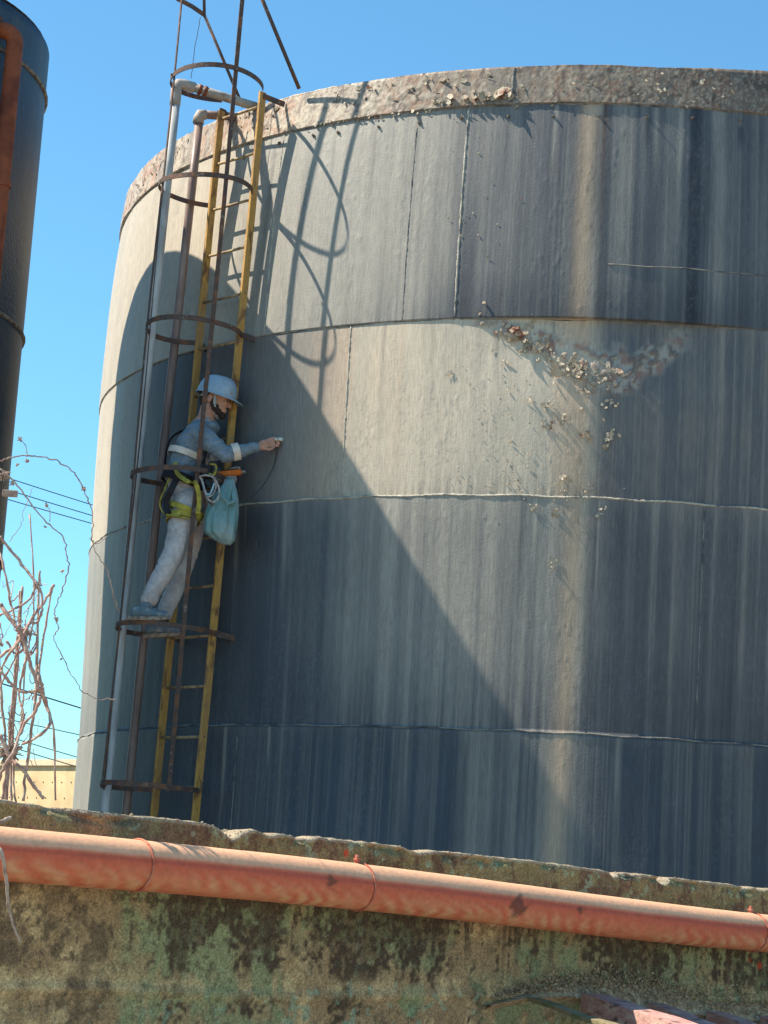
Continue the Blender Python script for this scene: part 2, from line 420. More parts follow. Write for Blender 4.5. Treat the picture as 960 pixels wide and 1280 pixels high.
M['weldd'] = material('dirty_weld_bead', (.20, .195, .175), (.06, .06, .07), 9, .45, .62, rough=.75, bump=.8, bscale=90, bdist=.01)
def hseam(z, r, mat, a0=-89, a1=60, dz=0):
    mb = MB(); pts = []; rad = []
    for a in np.arange(a0, a1, .35):
        o = float(tank_offset(np.array([a]), np.array([z-.008]))[0])
        wob = .004*math.sin(a*.9)+random.uniform(-.0015, .0015)
        pts.append(pol(a, TR+o-.001, z+wob+dz)); rad.append(r*random.uniform(.65, 1.25))
    mb.tube(pts, rad, 6); mb.build('weld_seam', mat, tank, True)
hseam(z2, .0065, M['weldd']); hseam(z3, .0075, M['weld']); hseam(z4, .006, M['weldd']); hseam(zl, .007, M['weldd'])
def vseam(a, za, zb, r, mat, slant=0):
    mb = MB(); pts = []; rad = []; n = int(abs(za-zb)/.02)
    for i in range(n+1):
        z = za+(zb-za)*i/n; o = float(tank_offset(np.array([a]), np.array([z]))[0])
        pts.append(pol(a+slant*i/n+random.uniform(-.02, .02), TR+o-.001, z)); rad.append(r*random.uniform(.6, 1.3))
    mb.tube(pts, rad, 6); mb.build('weld_seam', mat, tank, True)
def az_at(u, v): return azof(cyl(u, v))
vseam(az_at(577, 270), zl-.01, z2+.01, .007, M['weld'])
vseam(az_at(513, 270), zl-.12, z2+.01, .004, M['weldd'])
vseam(az_at(343, 300), zl-.01, z2+.01, .005, M['weld'])
vseam(az_at(435, 500), z2-.01, z3+.01, .006, M['weld'])
vseam(az_at(876, 770), z3-.01, z4+.01, .005, M['weldd'])
vseam(az_at(290, 960), z4-.01, EYE+.05, .005, M['weldd'])
vseam(az_at(640, 105), zr-.01, zl+.01, .010, M['weldd'])
hs = MB(); pts = []
for a in np.arange(az_at(760, 335), 30, .4):
    z = cyl(860, 338).z; o = float(tank_offset(np.array([a]), np.array([z]))[0]); pts.append(pol(a, TR+o, z+.003*math.sin(a)))
hs.tube(pts, .0045, 6); hs.build('weld_seam', M['weldd'], tank, True)
# bolts under the rim
for u in (300, 345, 388, 419, 470, 521, 575, 634, 691, 749, 810, 867, 927, 985):
    v = float(np.interp(u, [300, 360, 478, 580, 640, 760, 840, 960], [195, 171, 155, 144, 143, 143, 144, 149]))
    p = cyl(u, v, .02); a = azof(p); n = (pol(a, 1, 0)-pol(a, 0, 0)); t = Vector((math.cos(math.radians(a)), math.sin(math.radians(a)), 0))
    o = float(tank_offset(np.array([a]), np.array([p.z]))[0])
    mb = MB(); base = pol(a, TR+o-.005, p.z)
    k = random.uniform(.8, 1.2)
    hexr = [math.pi/3*i+random.random() for i in range(6)]
    vs = [base+n*d+(t*math.cos(h)+Z_*math.sin(h))*.013*k for d in (0, .014) for h in hexr]
    mb.add(vs, [(i, (i+1) % 6, 6+(i+1) % 6, 6+i) for i in range(6)]+[(6, 7, 8, 9, 10, 11)])
    mb.tube([base, base+n*.024], .006, 8)
    mb.build('bolt', M['bolt'], tank)
# flakes of scale curling off the plates
fl = MB()
def flake(a, z, s, d=.02):
    s = s*1.25
    z = min(z, zr-.03-random.random()*.04)
    o = float(tank_offset(np.array([a]), np.array([z]))[0]); c = pol(a, TR+o+.004, z)
    n = pol(a, 1, 0)-pol(a, 0, 0); t = Vector((math.cos(math.radians(a)), math.sin(math.radians(a)), 0))
    rot = Matrix.Rotation(random.uniform(0, 6.3), 3, n)
    k = random.randint(5, 7); vs = []; tilt = random.uniform(.15, .9)
    for j in (0, 1):
        for i in range(k):
            an = 2*math.pi*i/k; rr = s*random.uniform(.55, 1.2) if j == 0 else None
            if j == 0: vs.append((math.cos(an)*rr, math.sin(an)*rr*.7))
    P = []
    for j in (0, 1):
        for (x, y) in vs:
            lift = (x+s)*tilt + random.uniform(0, .2)*s
            P.append(c + rot@(t*x + Z_*y) + n*(max(0, lift)**1.6/(s**.6)*.48 + (.0025 if j else 0)))
    fl.add(P, [tuple(range(k))[::-1], tuple(range(k, 2*k))]+[(i, (i+1) % k, k+(i+1) % k, k+i) for i in range(k)])
def flakes_px(pl, n, s0, s1, jx, jy):
    for _ in range(n):
        i = random.randrange(len(pl)-1); t = random.random()
        u = pl[i][0]*(1-t)+pl[i+1][0]*t+random.gauss(0, jx); v = pl[i][1]*(1-t)+pl[i+1][1]*t+random.gauss(0, jy)
        p = cyl(u, v); flake(azof(p), p.z, random.uniform(s0, s1)*(1.7 if random.random() < .12 else 1))
flakes_px([(628, 412), (655, 428), (690, 448), (720, 465)], 75, .008, .022, 6, 5)
flakes_px([(700, 455), (735, 470), (775, 468)], 60, .008, .022, 9, 9)
flakes_px([(640, 415), (660, 420)], 12, .025, .035, 5, 3)
flakes_px([(720, 470), (745, 500), (765, 530)], 12, .006, .014, 6, 8)
for (u, v, n) in ((686, 508, 8), (683, 530, 9), (702, 525, 12), (733, 545, 8), (762, 548, 16), (764, 506, 8), (760, 560, 6), (567, 470, 3), (634, 458, 3), (658, 498, 2),
                  (688, 702, 8), (664, 638, 6), (692, 640, 8), (705, 600, 10), (755, 642, 5), (600, 390, 2), (664, 405, 8), (600, 384, 1)):
    for _ in range(n):
        p = cyl(u+random.gauss(0, 4), v+random.gauss(0, 4)); flake(azof(p), p.z, random.uniform(.006, .016))
flakes_px([(560, 600), (640, 606), (700, 612), (740, 618)], 60, .003, .007, 14, 6)
flakes_px([(610, 480), (640, 540), (630, 600)], 45, .003, .006, 22, 22)
flakes_px([(420, 120), (500, 105), (560, 100), (640, 98)], 40, .006, .015, 8, 9)
flakes_px([(640, 112), (760, 108), (860, 112), (950, 120)], 45, .005, .012, 8, 12)
flakes_px([(540, 126), (600, 121), (635, 119)], 45, .012, .028, 6, 3)
flakes_px([(290, 135), (340, 130), (300, 160)], 30, .006, .016, 12, 6)
flakes_px([(160, 250), (185, 215), (230, 180)], 40, .006, .015, 3, 6)
flakes_px([(350, 163), (450, 146), (540, 137)], 40, .006, .014, 3, 1.5)
flakes_px([(590, 160), (600, 380)], 22, .003, .006, 18, 40)
M['flake'] = material('curled_paint_flakes', (.40, .35, .27), (.27, .22, .16), 6, .45, .6, rough=.85, bump=.5, c3=(.24, .11, .07), s3=9, lo3=.6, hi3=.68)
fl.build('peeling_paint', M['flake'], tank)['kind'] = 'stuff'
rf = MB(); K = 96
vs = [(TC.x+math.sin(2*math.pi*i/K)*(TR-.03), TC.y-math.cos(2*math.pi*i/K)*(TR-.03), zr-.2) for i in range(K)]+[(TC.x, TC.y, zr-.02)]
rf.add(vs, [(i, (i+1) % K, K) for i in range(K)]); rf.build('roof', M['bolt'], tank)

# ------------------------------------------------------------------ caged ladder
SO = .12
def lz(v): return cyl(243+(1010-v)*.093, v, SO).z
_mb = cyl(219, 1012, SO); _mt = cyl(302, 127, SO)
LAZ = (azof(_mb)+azof(_mt))/2
ln = pol(LAZ, 1, 0)-pol(LAZ, 0, 0); lt = Vector((math.cos(math.radians(LAZ)), math.sin(math.radians(LAZ)), 0))
def mid(z):
    t = (z-_mb.z)/(_mt.z-_mb.z); return Vector((_mb.x+(_mt.x-_mb.x)*t, _mb.y+(_mt.y-_mb.y)*t, z))
mid0 = mid(0)
HW = .215
lad = empty('caged_ladder', (mid0.x, mid0.y, 0), 'tall ladder with chipped yellow rails inside a rusty hooped cage on the big tank', 'ladder')
zt = lz(120)
for s_ in (-1, 1):
    mb = MB()
    pts = [mid(z)+lt*HW*s_+lt*.004*math.sin(z*2+s_) for z in np.linspace(.1, zt+(.02 if s_ > 0 else -.02), 24)]
    mb.bar(pts, lt, .011, .028); mb.build('side_rail', M['yellow'], lad, bevel=.003)
z_hi, z_lo = lz(134), lz(985)
for i in range(-4, 15):
    z = z_lo+(z_hi-z_lo)*i/14
    if z < .2: continue
    mb = MB(); mb.tube([mid(z)-lt*(HW+.012), mid(z-.004*random.random()), mid(z)+lt*(HW+.012)], .0105, 8); mb.build('rung', M['rung'], lad, True)
HR = .325; HD = math.sqrt(HR*HR-HW*HW)
th0 = math.acos(-HD/HR)
def HCz(z): return mid(z)+ln*HD
def hp(th, z, r=HR): return HCz(z)+(ln*math.cos(th)+lt*math.sin(th))*r
HC = HCz(zt)
hoopz = [lz(v) for v in (111, 243, 419, 602, 792, 988)]
for k, z in enumerate(hoopz):
    mb = MB(); ths = np.linspace(-th0, th0, 40); ph = random.random()*6
    mb.bar([hp(t, z+.006*math.sin(2*t+ph), HR+.006*math.sin(3*t+ph)) for t in ths], Z_, .017, .0035); hoop = mb.build('safety_hoop', M['rust_dark'], lad)
    for th in (math.radians(73.7), math.radians(-24), math.radians(-62)):
        mb = MB(); o_ = (ln*math.cos(th)+lt*math.sin(th)); q = hp(th, z); mb.tube([q-o_*.016, q+o_*.010], .007, 6); mb.tube([q-o_*.018, q-o_*.010], .011, 6); mb.build('rivet', M['bolt'], hoop)
ztop = lz(-75)
for th in (math.radians(73.7), math.radians(-24), math.radians(-62)):
    mb = MB(); zz = np.linspace(hoopz[-1]-.03, ztop if th > -.6 else hoopz[0]+.03, 22)
    wd_ = (-ln*math.sin(th)+lt*math.cos(th))
    mb.bar([hp(th, z, HR-.010+.008*math.sin(z*1.7+th*3)) for z in zz], wd_, .0155, .0035); mb.build('cage_strap', M['rust_dark'], lad)
mb = MB(); mb.bar([at(221, -2, HC.y+.1), at(240, 8, HC.y+.14), at(256, 19, HC.y+.18)], Z_, .016, .004); mb.build('top_rail', M['rust_dark'], lad)
q0 = at(255.5, 19, HC.y+.18)
mb = MB(); mb.tube([at(254, -60, HC.y+.18), q0], .011, 8); mb.build('brace_rod', M['rust_dark'], lad, True)
mb = MB(); mb.tube([q0, cyl(304, 134, .03)], .012, 8); mb.build('brace_rod', M['rust_dark'], lad, True)
mb = MB(); e = cyl(374, 111, .01); mb.tube([at(305, -56, e.y-.25), e], .014, 8); mb.build('brace_rod', M['rust_dark'], lad, True)
mb = MB(); mb.tube(smoothpath([at(250, 22, HC.y+.18), at(246, 45, HC.y+.16), at(242, 75, HC.y+.15), at(239, 98, HC.y+.15)], 4, .002), .0025, 5); mb.build('tie_wire', M['wire'], lad, True)
for v in (122, 420, 792):
    for s_ in (-1, 1):
        z = lz(v); a = mid(z)+lt*(HW+.015)*s_
        az_ = azof(a)+s_*.8
        mb = MB(); mb.bar([a, a-ln*.05, pol(az_, TR-.03, z-.02)], Z_, .02, .004); mb.build('wall_bracket', M['rust_dark'], lad)
# fixings where hoops meet straps are small riveted plates
# ------------------------------------------------------------------ down pipes
def pipeline(name, pts, r, mat, label, cat, collars=(), elbow=None):
    root = empty(name, (pts[0].x, pts[0].y, 0), label, cat)
    mb = MB(); mb.tube(pts, r, 20); mb.build('pipe_run', mat, root, True)
    return root
p1b = cyl(219, 128, .50); a1 = azof(p1b)
p1x, p1y = p1b.x, p1b.y
z1 = p1b.z; p1l = cyl(131, 1005, .50)
def leanpt(lo, hi, z):
    t = (z-lo.z)/(hi.z-lo.z); return Vector((lo.x+(hi.x-lo.x)*t, lo.y+(hi.y-lo.y)*t, z))
def bow(P, z, k=0.0): return Vector((P.x+k*math.sin(z), P.y, z))
r1 = .031
pl = pipeline('overflow_downpipe', [leanpt(p1l, p1b, z)+X_*.006*math.sin(z) for z in np.linspace(.05, z1, 14)], r1, M['galv'],
              'grey round downpipe with a white elbow on top, left of the brown pipe', 'pipe')
ze = cyl(219, 104, .50).z
endp = cyl(322, 134, -.05)
c0 = Vector((p1x, p1y, z1)); c1 = Vector((p1x, p1y, ze)); dirp = (endp-c1).normalized()
mb = MB(); mb.tube([c0-Z_*.02, c0+Z_*.02, c1-Z_*.035, c1-Z_*.008+dirp*.015, c1+dirp*.05, c1+dirp*.13], [r1*1.22, r1*1.25, r1*1.27, r1*1.3, r1*1.27, r1*1.25], 20); mb.build('elbow', M['pvcwhite'], pl, True)
mb = MB(); mb.tube([c1+dirp*.1, endp], r1*1.02, 20); mb.build('cross_pipe', M['pvc'], pl, True)
for d in (.16, .20): 
    mb = MB(); mb.tube([c1+dirp*d, c1+dirp*(d+.022)], r1*1.2, 20); mb.build('collar', M['orangerust'], pl, True)
p2b = cyl(248, 152, .22); r2 = .031
br = pipeline('brown_downpipe', [leanpt(cyl(158, 1005, .22), p2b, z)+X_*.005*math.sin(z*1.1) for z in np.linspace(.05, p2b.z, 14)], r2, M['brownpipe'],
              'brown round downpipe with a capped elbow, between the grey downpipe and the yellow ladder', 'pipe')
ze2 = cyl(248, 143, .22).z; c1 = Vector((p2b.x, p2b.y, ze2)); e2 = cyl(292, 146, -.03); dp = (e2-c1).normalized()
mb = MB(); mb.tube([c1-Z_*.07, c1-Z_*.03, c1-Z_*.005+dp*.01, c1+dp*.05], [r2*1.3, r2*1.3, r2*1.32, r2*1.2], 18); mb.build('elbow', M['pvcwhite'], br, True)
mb = MB(); mb.tube([c1+dp*.03, e2], r2, 18); mb.build('cross_pipe', M['brownpipe'], br, True)

# ------------------------------------------------------------------ neighbouring tank
NC = Vector((-4.038, 14.17)); NR = 1.42; NH = 5.945+EYE
nb = empty('narrow_tank', (NC.x, NC.y, 0), 'narrower dark blue-grey tank at the left edge, its shadow falling on the big tank', 'storage tank')
def ntc(az, z):
    s = fbm(az*.12, z*.3, 201, 4); n = fbm(az*.08, z*2, 202, 4)
    c = lerp(C3(.022, .036, .058)+0*az[..., None], C3(.06, .065, .065)+0*az[..., None], np.clip(sst(.4, .7, s)+.4*sst(5.2, 3.6, z)-.1, 0, 1))
    c = lerp(c, C3(.16, .12, .07)+0*c, sst(.55, .7, n)*.35*sst(6, 4, z))
    return c
naz = np.arange(0, 360, 2.0); nz = np.arange(0, NH+.01, .06)
NA, NZ = np.meshgrid(naz, nz)
rr_ = NR+.006*(fbm(NA*.05, NZ*.7, 211, 2)-.5)
Vn = np.stack([np.sin(np.radians(NA))*rr_, -np.cos(np.radians(NA))*rr_, NZ], -1)
topin = Vn[-1].copy(); topin[:, :2] *= .985
Vn = np.concatenate([Vn, topin[None]], 0); cn = ntc(NA, NZ); cn = np.concatenate([cn, cn[-1:]], 0)
M['ntank'] = material('dark_tank_paint', (1, 1, 1), attr='surface_color', scale=20, stretch=(1, 1, .15), var=.3, rough=.5, bump=.5, bscale=40, spec=.4)
mesh_np('shell', Vn.reshape(-1, 3), grid_faces(len(Vn), len(naz), True), M['ntank'], nb, cn.reshape(-1, 3))
mb = MB(); K = 60
mb.add([(NC.x+math.sin(2*math.pi*i/K)*NR*.985, NC.y-math.cos(2*math.pi*i/K)*NR*.985, NH-.01) for i in range(K)], [tuple(range(K))])
mb.build('roof', M['bolt'], nb)
def zat(u, v):  # height where sight line meets the narrow tank's limb depth
    return at(u, v, NC.y).z
for u, v in ((56, 112), (32, 415), (7, 700)):
    mb = MB(); z = zat(u, v)
    mb.tube([(NC.x+math.sin(2*math.pi*i/60)*(NR+.004), NC.y-math.cos(2*math.pi*i/60)*(NR+.004), z) for i in range(60)], .016, 6, closed=True)
    mb.build('weld_seam', M['ntank'] if False else M['bolt'], nb, True)
# rusty pipe on the narrow tank
def ncyl(u, v, s):
    d = ray(u, v); r = NR+s; a = d.x**2+d.y**2; b_ = -2*(d.x*NC.x+d.y*NC.y); c = NC.length_squared-r*r
    t = (-b_-math.sqrt(max(0, b_*b_-4*a*c)))/(2*a); return Vector((d.x*t, d.y*t, d.z*t+EYE))
q = ncyl(19, 50, .12); pts = [Vector((q.x, q.y, z)) for z in np.linspace(.05, q.z-.03, 10)]
tdir = Vector((-1, -.15, 0)).normalized()
for k in range(1, 7):
    a = math.pi/2*k/6; pts.append(Vector((q.x, q.y, q.z-.03))+Z_*.09*math.sin(a)+tdir*.09*(1-math.cos(a)))
pts.append(pts[-1]+tdir*.3)
rp = empty('rusty_standpipe', (q.x, q.y, 0), 'rust-orange standpipe with a bent top running up the front of the narrow dark tank', 'pipe')
mb = MB(); mb.tube(pts, .058, 18); mb.build('pipe_run', M['orangerust'], rp, True)
mb = MB(); fc = pts[-2]+tdir*.03; mb.tube([fc, fc+tdir*.02], .10, 20); mb.tube([fc+tdir*.03, fc+tdir*.05], .10, 20)
for k in range(8):
    an = k*math.pi/4; yv = tdir.cross(Z_); o = (Z_*math.cos(an)+yv*math.sin(an))*.08; mb.tube([fc+o-tdir*.02, fc+o+tdir*.07], .01, 6)
mb.build('flange', M['orangerust'], rp)
for v in (240, 470):
    qq = ncyl(19, v, .12); z = qq.z; n = Vector((q.x-NC.x, q.y-NC.y, 0)).normalized()
    mb = MB(); mb.tube([Vector((q.x, q.y, z-.02)), Vector((q.x, q.y, z+.02))], .068, 18); mb.box(Vector((q.x, q.y, z))-n*.09, (n, n.cross(Z_), Z_), (.05, .02, .02)); mb.build('clamp', M['orangerust'], rp)

# ------------------------------------------------------------------ front wall
PD = .18
pa = at(0, 1067, 7.12); pb = at(960, 1164, 10.45)
wd = Vector((pb.x-pa.x, pb.y-pa.y, 0)); WL = wd.length; wd.normalize()
wn = Vector((wd.y, -wd.x, 0))     # towards the viewer
if wn.y > 0: wn = -wn
GAP = .075
f0 = pa-wn*(PD/2+GAP); f0.z = 0
def wall_uv(u, v):
    """along-wall distance and height where a sight line meets the wall face"""
    d = ray(u, v); o = Vector((0, 0, EYE)); t = (f0-o).dot(wn)/d.dot(wn); p = o+d*t
    return (p-f0).dot(wd), p.z
s0, h0 = wall_uv(40, 1006); s1, h1 = wall_uv(960, 1112); s15, h15 = wall_uv(480, 1056)
print('wall', s0, h0, s15, h15, s1, h1, 'len', WL, 'pipe z', pa.z, pb.z)
def wtop(s):
    return np.interp(s, [-9, s0, s15, s1, 9], [h0+(h0-h15)*.5, h0, h15, h1, h1+(h1-h15)*.5])
sv = np.concatenate([np.arange(-2.5, -.4, .05), np.arange(-.4, WL+.5, .0065), np.arange(WL+.5, WL+3.5, .06)])
hv = np.concatenate([[0, .3, .6], np.arange(.75, 1.0, .03)]); HN = 190
tv = np.linspace(0, 1, HN)
SS, TT = np.meshgrid(sv, tv)
TOP = wtop(SS) + .006*(fbm(SS*3, SS*0, 301, 5)-.5)*2 - .05*np.clip(fbm(SS*5, SS*0, 302, 3)-.62, 0, 1)*3
u_brk = wall_uv(290, 1035)[0]
TOP = TOP - .026*np.exp(-((SS-u_brk)/.07)**2)*(.4+vn(SS*40, SS*0, 303)) + .03*sst(.35, .12, SS)*vn(SS*14, SS*0, 304)
LO = .7
HH = LO + (TOP-LO)*TT
zl_ledge = wall_uv(250, 1242)[1]
disp = .010*(fbm(SS*3, HH*4, 311, 4)-.5) + .004*(fbm(SS*30, HH*30, 312, 3)-.5) + .014*np.exp(-((HH-zl_ledge-.01*np.sin(SS*3))/.022)**2)
broke = sst(.05, .0, TOP-HH)*.035*sst(.45, .75, fbm(SS*9, HH*20, 313, 3)); disp = disp-broke
def wcol(S, Hh, T):
    conc = C3(.36, .235, .12); tan = C3(.62, .44, .22); green = C3(.275, .275, .135); dark = C3(.075, .050, .032); teal = C3(.26, .38, .25); red = C3(.5, .06, .03)
    O = 0*S[..., None]
    a = fbm(S*1.1, Hh*1.6, 321, 5); b = fbm(S*7, Hh*5, 322, 5); fn = fbm(S*45, Hh*45, 324, 4); f2 = fbm(S*110, Hh*110, 325, 2)
    st = fbm(S*2.6, Hh*.9, 323, 4); st2 = fbm(S*24, Hh*1.8, 326, 3); mid_ = fbm(S*16, Hh*12, 327, 5)
    gl = wall_uv(150, 1150)[0]; depth = T-Hh
    g = sst(.30, .40, a+.25*(b-.5))*sst(gl-.03, gl+.05, S+(b-.5)*.2)
    base = lerp(conc+O, tan+O, sst(.45, .62, mid_*.6+fn*.4)*.85)
    base = lerp(base, dark*1.5+O, sst(.50, .62, b*.7+fn*.3)*.7)
    c = lerp(base, green+O, g)
    c = lerp(c, conc*1.05+O, sst(.48, .62, mid_*.6+b*.4)*g*.75)
    # soot-dark runs, broad ones broken by narrow ones, thinning with depth
    r_ = st*.72+st2*.18+(mid_-.5)*.22+(fn-.5)*.20+.085 - .14*sst(.3, .8, depth)
    run = sst(.47, .56, r_)*sst(gl-.2, gl+.3, S)
    c = lerp(c, dark+O, run*(.62+.35*sst(.4, .6, fn)))
    rn3 = sst(.60, .66, st2)*sst(.6, .25, depth)*sst(.12, .2, depth); c = lerp(c, dark*1.2+O, rn3*.7*sst(gl, gl+.2, S))
    c = lerp(c, dark*1.4+O, sst(.56, .66, fn)*.45)
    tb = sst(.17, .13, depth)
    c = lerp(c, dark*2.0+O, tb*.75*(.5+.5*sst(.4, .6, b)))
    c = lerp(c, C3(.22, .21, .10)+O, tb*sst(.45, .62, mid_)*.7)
    c = lerp(c, teal+O, sst(.69, .73, fbm(S*26, Hh*26, 332, 3))*np.interp(S, [0, 1, 2, 5], [.0, .45, .6, .5])*np.clip(tb+sst(zl_ledge+.12, zl_ledge, Hh)+.15, 0, 1))
    c = lerp(c, C3(.20, .27, .13)+O, sst(.62, .74, fbm(S*4, Hh*5, 333, 5))*sst(zl_ledge+.15, zl_ledge-.02, Hh)*.7)
    le = np.exp(-((Hh-zl_ledge-.03)/.04)**2); c = lerp(c, tan*.95+O, le*.65*sst(.35, .6, mid_))
    edge = sst(.014, .0, depth); c = lerp(c, C3(.42, .36, .27)+O, edge*.7)
    for (u, v, r) in ((432, 1067, .014), (949, 1207, .02), (937, 1200, .012)):
        s_, h_ = wall_uv(u, v); c = lerp(c, red+O, sst(1.2, .7, np.hypot(S-s_, Hh-h_)/r+(fn-.5)*.8)*.8)
    return np.clip(c*(1+.5*(f2-.5))[..., None], .01, 1)
WP = f0[:] if False else None
fx, fy = f0.x, f0.y
def wpt(S, D, Hh): return np.stack([fx+wd.x*S+wn.x*D, fy+wd.y*S+wn.y*D, Hh], -1)
face = wpt(SS, disp, HH); bot = wpt(SS[:1], disp[:1], 0*SS[:1])
TH = .16
tops = TOP[-1]
rowsT = []
for k, (dd, dz) in enumerate(((.25, .006), (.6, .004), (.9, .0), (1., -.01))):
    rowsT.append(wpt(sv, disp[-1]*(1-dd)-TH*dd, tops+dz+.005*(vn(sv*40, sv*0+k, 341)-.5)))
back = wpt(sv, -TH+0*sv, 0*sv)
WV = np.concatenate([bot, face]+[r[None] for r in rowsT]+[back[None]], 0)
wc = wcol(SS, HH, TOP); tc = C3(.30, .24, .165)*(1+.5*(vn(sv*30, sv*0, 342)-.5))[:, None]
WC = np.concatenate([wc[:1], wc]+[tc[None]]*4+[wc[:1]*0+.2], 0)
fw_ = empty('concrete_wall', (fx, fy, 0), 'stained concrete wall with flaking green paint and a crumbling top, in the foreground', 'wall')
M['wall'] = material('mossy_concrete', (1, 1, 1), attr='surface_color', scale=34, var=.42, rough=.95, bump=1.0, bscale=110, spec=.15, bdist=.008)
wo_ = mesh_np('wall_face', WV.reshape(-1, 3)-np.array([fx, fy, 0]), grid_faces(len(WV), len(sv)), M['wall'], fw_, WC.reshape(-1, 3))
# crumbs and broken mortar on top of the wall
mb = MB()
for _ in range(330):
    s_ = random.choice([random.uniform(-.3, .9), random.gauss(u_brk, .12), random.uniform(-.3, WL)]); r = random.uniform(.003, .009)*(1.8 if random.random() < .06 else 1)
    tz = float(np.interp(s_, sv, tops)); d = random.uniform(-TH, .0)
    c = Vector((fx, fy, 0))+wd*s_+wn*d+Z_*(tz+r*.2)
    ax = [Vector([random.gauss(0, 1) for _ in range(3)]).normalized() for _ in range(3)]
    ax[1] = ax[0].cross(ax[1]).normalized(); ax[2] = ax[0].cross(ax[1])
    mb.ell(c, ax, (r, r*.8, r*.6), 5, 4)
mb.build('loose_mortar', material('pale_broken_mortar', (.30, .245, .17), (.18, .14, .09), 20, .45, .6, rough=.95, bump=.6), fw_)

# ------------------------------------------------------------------ red pipe along the wall
rpipe = empty('red_wall_pipe', (pa.x, pa.y, 0), 'thick dusty red painted pipe running along the whole face of the concrete wall', 'pipe')
pd = (pb-pa).normalized(); PL = (pb-pa).length
side = pd.cross(Z_).normalized()
if side.y > 0: side = -side   # towards viewer
upv = side.cross(pd); 
if upv.z < 0: upv = -upv
tvs = np.concatenate([np.arange(-2.4, -.3, .05), np.arange(-.3, PL+.4, .008), np.arange(PL+.4, PL+3, .06)]); angs = np.arange(72)/72*2*np.pi
TS, AA = np.meshgrid(tvs, angs, indexing='ij')
# flow ripples hanging on the underside: AA 0 = up, pi/2 = viewer side
rip = sst(.2, -.85, np.cos(AA))
wave = np.sin(TS*60 + 16*fbm(TS*2.6, AA*.9, 402, 4) + 5.0*np.abs(AA-2.9)**1.4)*sst(.25, .55, fbm(TS*7, AA*2, 405, 3))
RRp = PD/2 + .0024*rip*wave*sst(.40, .62, fbm(TS*3, AA*1.5, 403, 3)) + .002*(fbm(TS*5, AA*2, 404, 3)-.5)
sag = .012*np.sin(TS*1.1)
PV = np.zeros(TS.shape+(3,))
for i in range(3):
    PV[..., i] = pa[i]-[pa.x, pa.y, 0][i] + pd[i]*TS + (upv[i]*np.cos(AA)+side[i]*np.sin(AA))*RRp + (sag if i == 2 else 0)
redc = C3(.52, .105, .052); dust = C3(.58, .31, .16); pale = C3(.66, .38, .27); dk = C3(.12, .045, .03)
n1 = fbm(TS*4, AA*1.5, 411, 4); n2_ = fbm(TS*26+4*AA, AA*3, 412, 3)
pc = lerp(redc+0*PV, C3(.76, .44, .26), sst(.26, .50, np.cos(AA)+.12*(n1-.5))*.85)  # sunlit strip painted pale along the top of the pipe
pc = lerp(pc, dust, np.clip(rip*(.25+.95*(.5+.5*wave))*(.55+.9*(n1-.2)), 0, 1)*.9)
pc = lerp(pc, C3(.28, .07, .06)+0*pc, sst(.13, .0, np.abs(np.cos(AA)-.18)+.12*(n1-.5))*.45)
for (u, v, r) in ((583, 1125, .05), (348, 1075, .03), (660, 1140, .02)):
    s_ = (cyl and (wall_uv(u, v)[0])); pc = lerp(pc, dk+0*pc, sst(1.2, .5, np.hypot(TS-s_-.05, (AA-1.55)*.09)/r+(n2_-.5)*2.4)*.8)
pc = pc*(1+.12*(n2_-.5))[..., None]
M['redpipe'] = material('dusty_red_pipe_paint', (1, 1, 1), attr='surface_color', scale=12, var=.10, rough=.8, bump=.25, bscale=60, spec=.25, bdist=.005)
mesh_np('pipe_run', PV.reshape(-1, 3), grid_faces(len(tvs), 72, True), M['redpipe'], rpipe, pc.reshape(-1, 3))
M['redp'] = material('red_fitting_paint', (.40, .105, .065), (.48, .24, .15), 30, .45, .65, rough=.7, bump=.2)
def along(u): 
    # distance along the pipe whose centre projects to column u
    best = None
    for t in np.linspace(-1, PL+1, 800):
        p = pa+pd*t-Vector((0, 0, EYE)); uu = PW/2+F_PX*p.dot(_rt)/p.dot(_fw)
        if best is None or abs(uu-u) < best[0]: best = (abs(uu-u), t)
    return best[1]
for u in (170, 447, 940):
    t = along(u); mb = MB(); r = PD/2+.0035
    c = pa+pd*t+Z_*.012*math.sin(t*1.1)
    for dd in (-.0,):
        pts = [c+pd*dd+(upv*math.cos(a)+side*math.sin(a))*r for a in np.linspace(0, 2*math.pi, 41)[:-1]]
        mb.tube(pts, .0035, 6, closed=True)
    mb.build('joint_ring', M['redp'], rpipe, True)
    if u > 200:
        mb = MB(); b0 = c-pd*.02+upv*PD/2; mb.tube([b0-upv*.01, b0+upv*.016], .010, 8); mb.tube([b0+upv*.012, b0+upv*.02], .016, 6); mb.tube([b0+upv*.02, b0+upv*.034], .008, 8)
        mb.build('pipe_plug', M['redp'], rpipe)
for t in np.arange(-1.9, PL+2, 1.55):
    c = pa+pd*(t+.35); mb = MB(); mb.box(c-side*(PD/2+GAP*.5)-upv*.03, (side, pd, Z_), (GAP*.5+.03, .02, .02)); mb.build('wall_bracket', M['rust_dark'], rpipe)

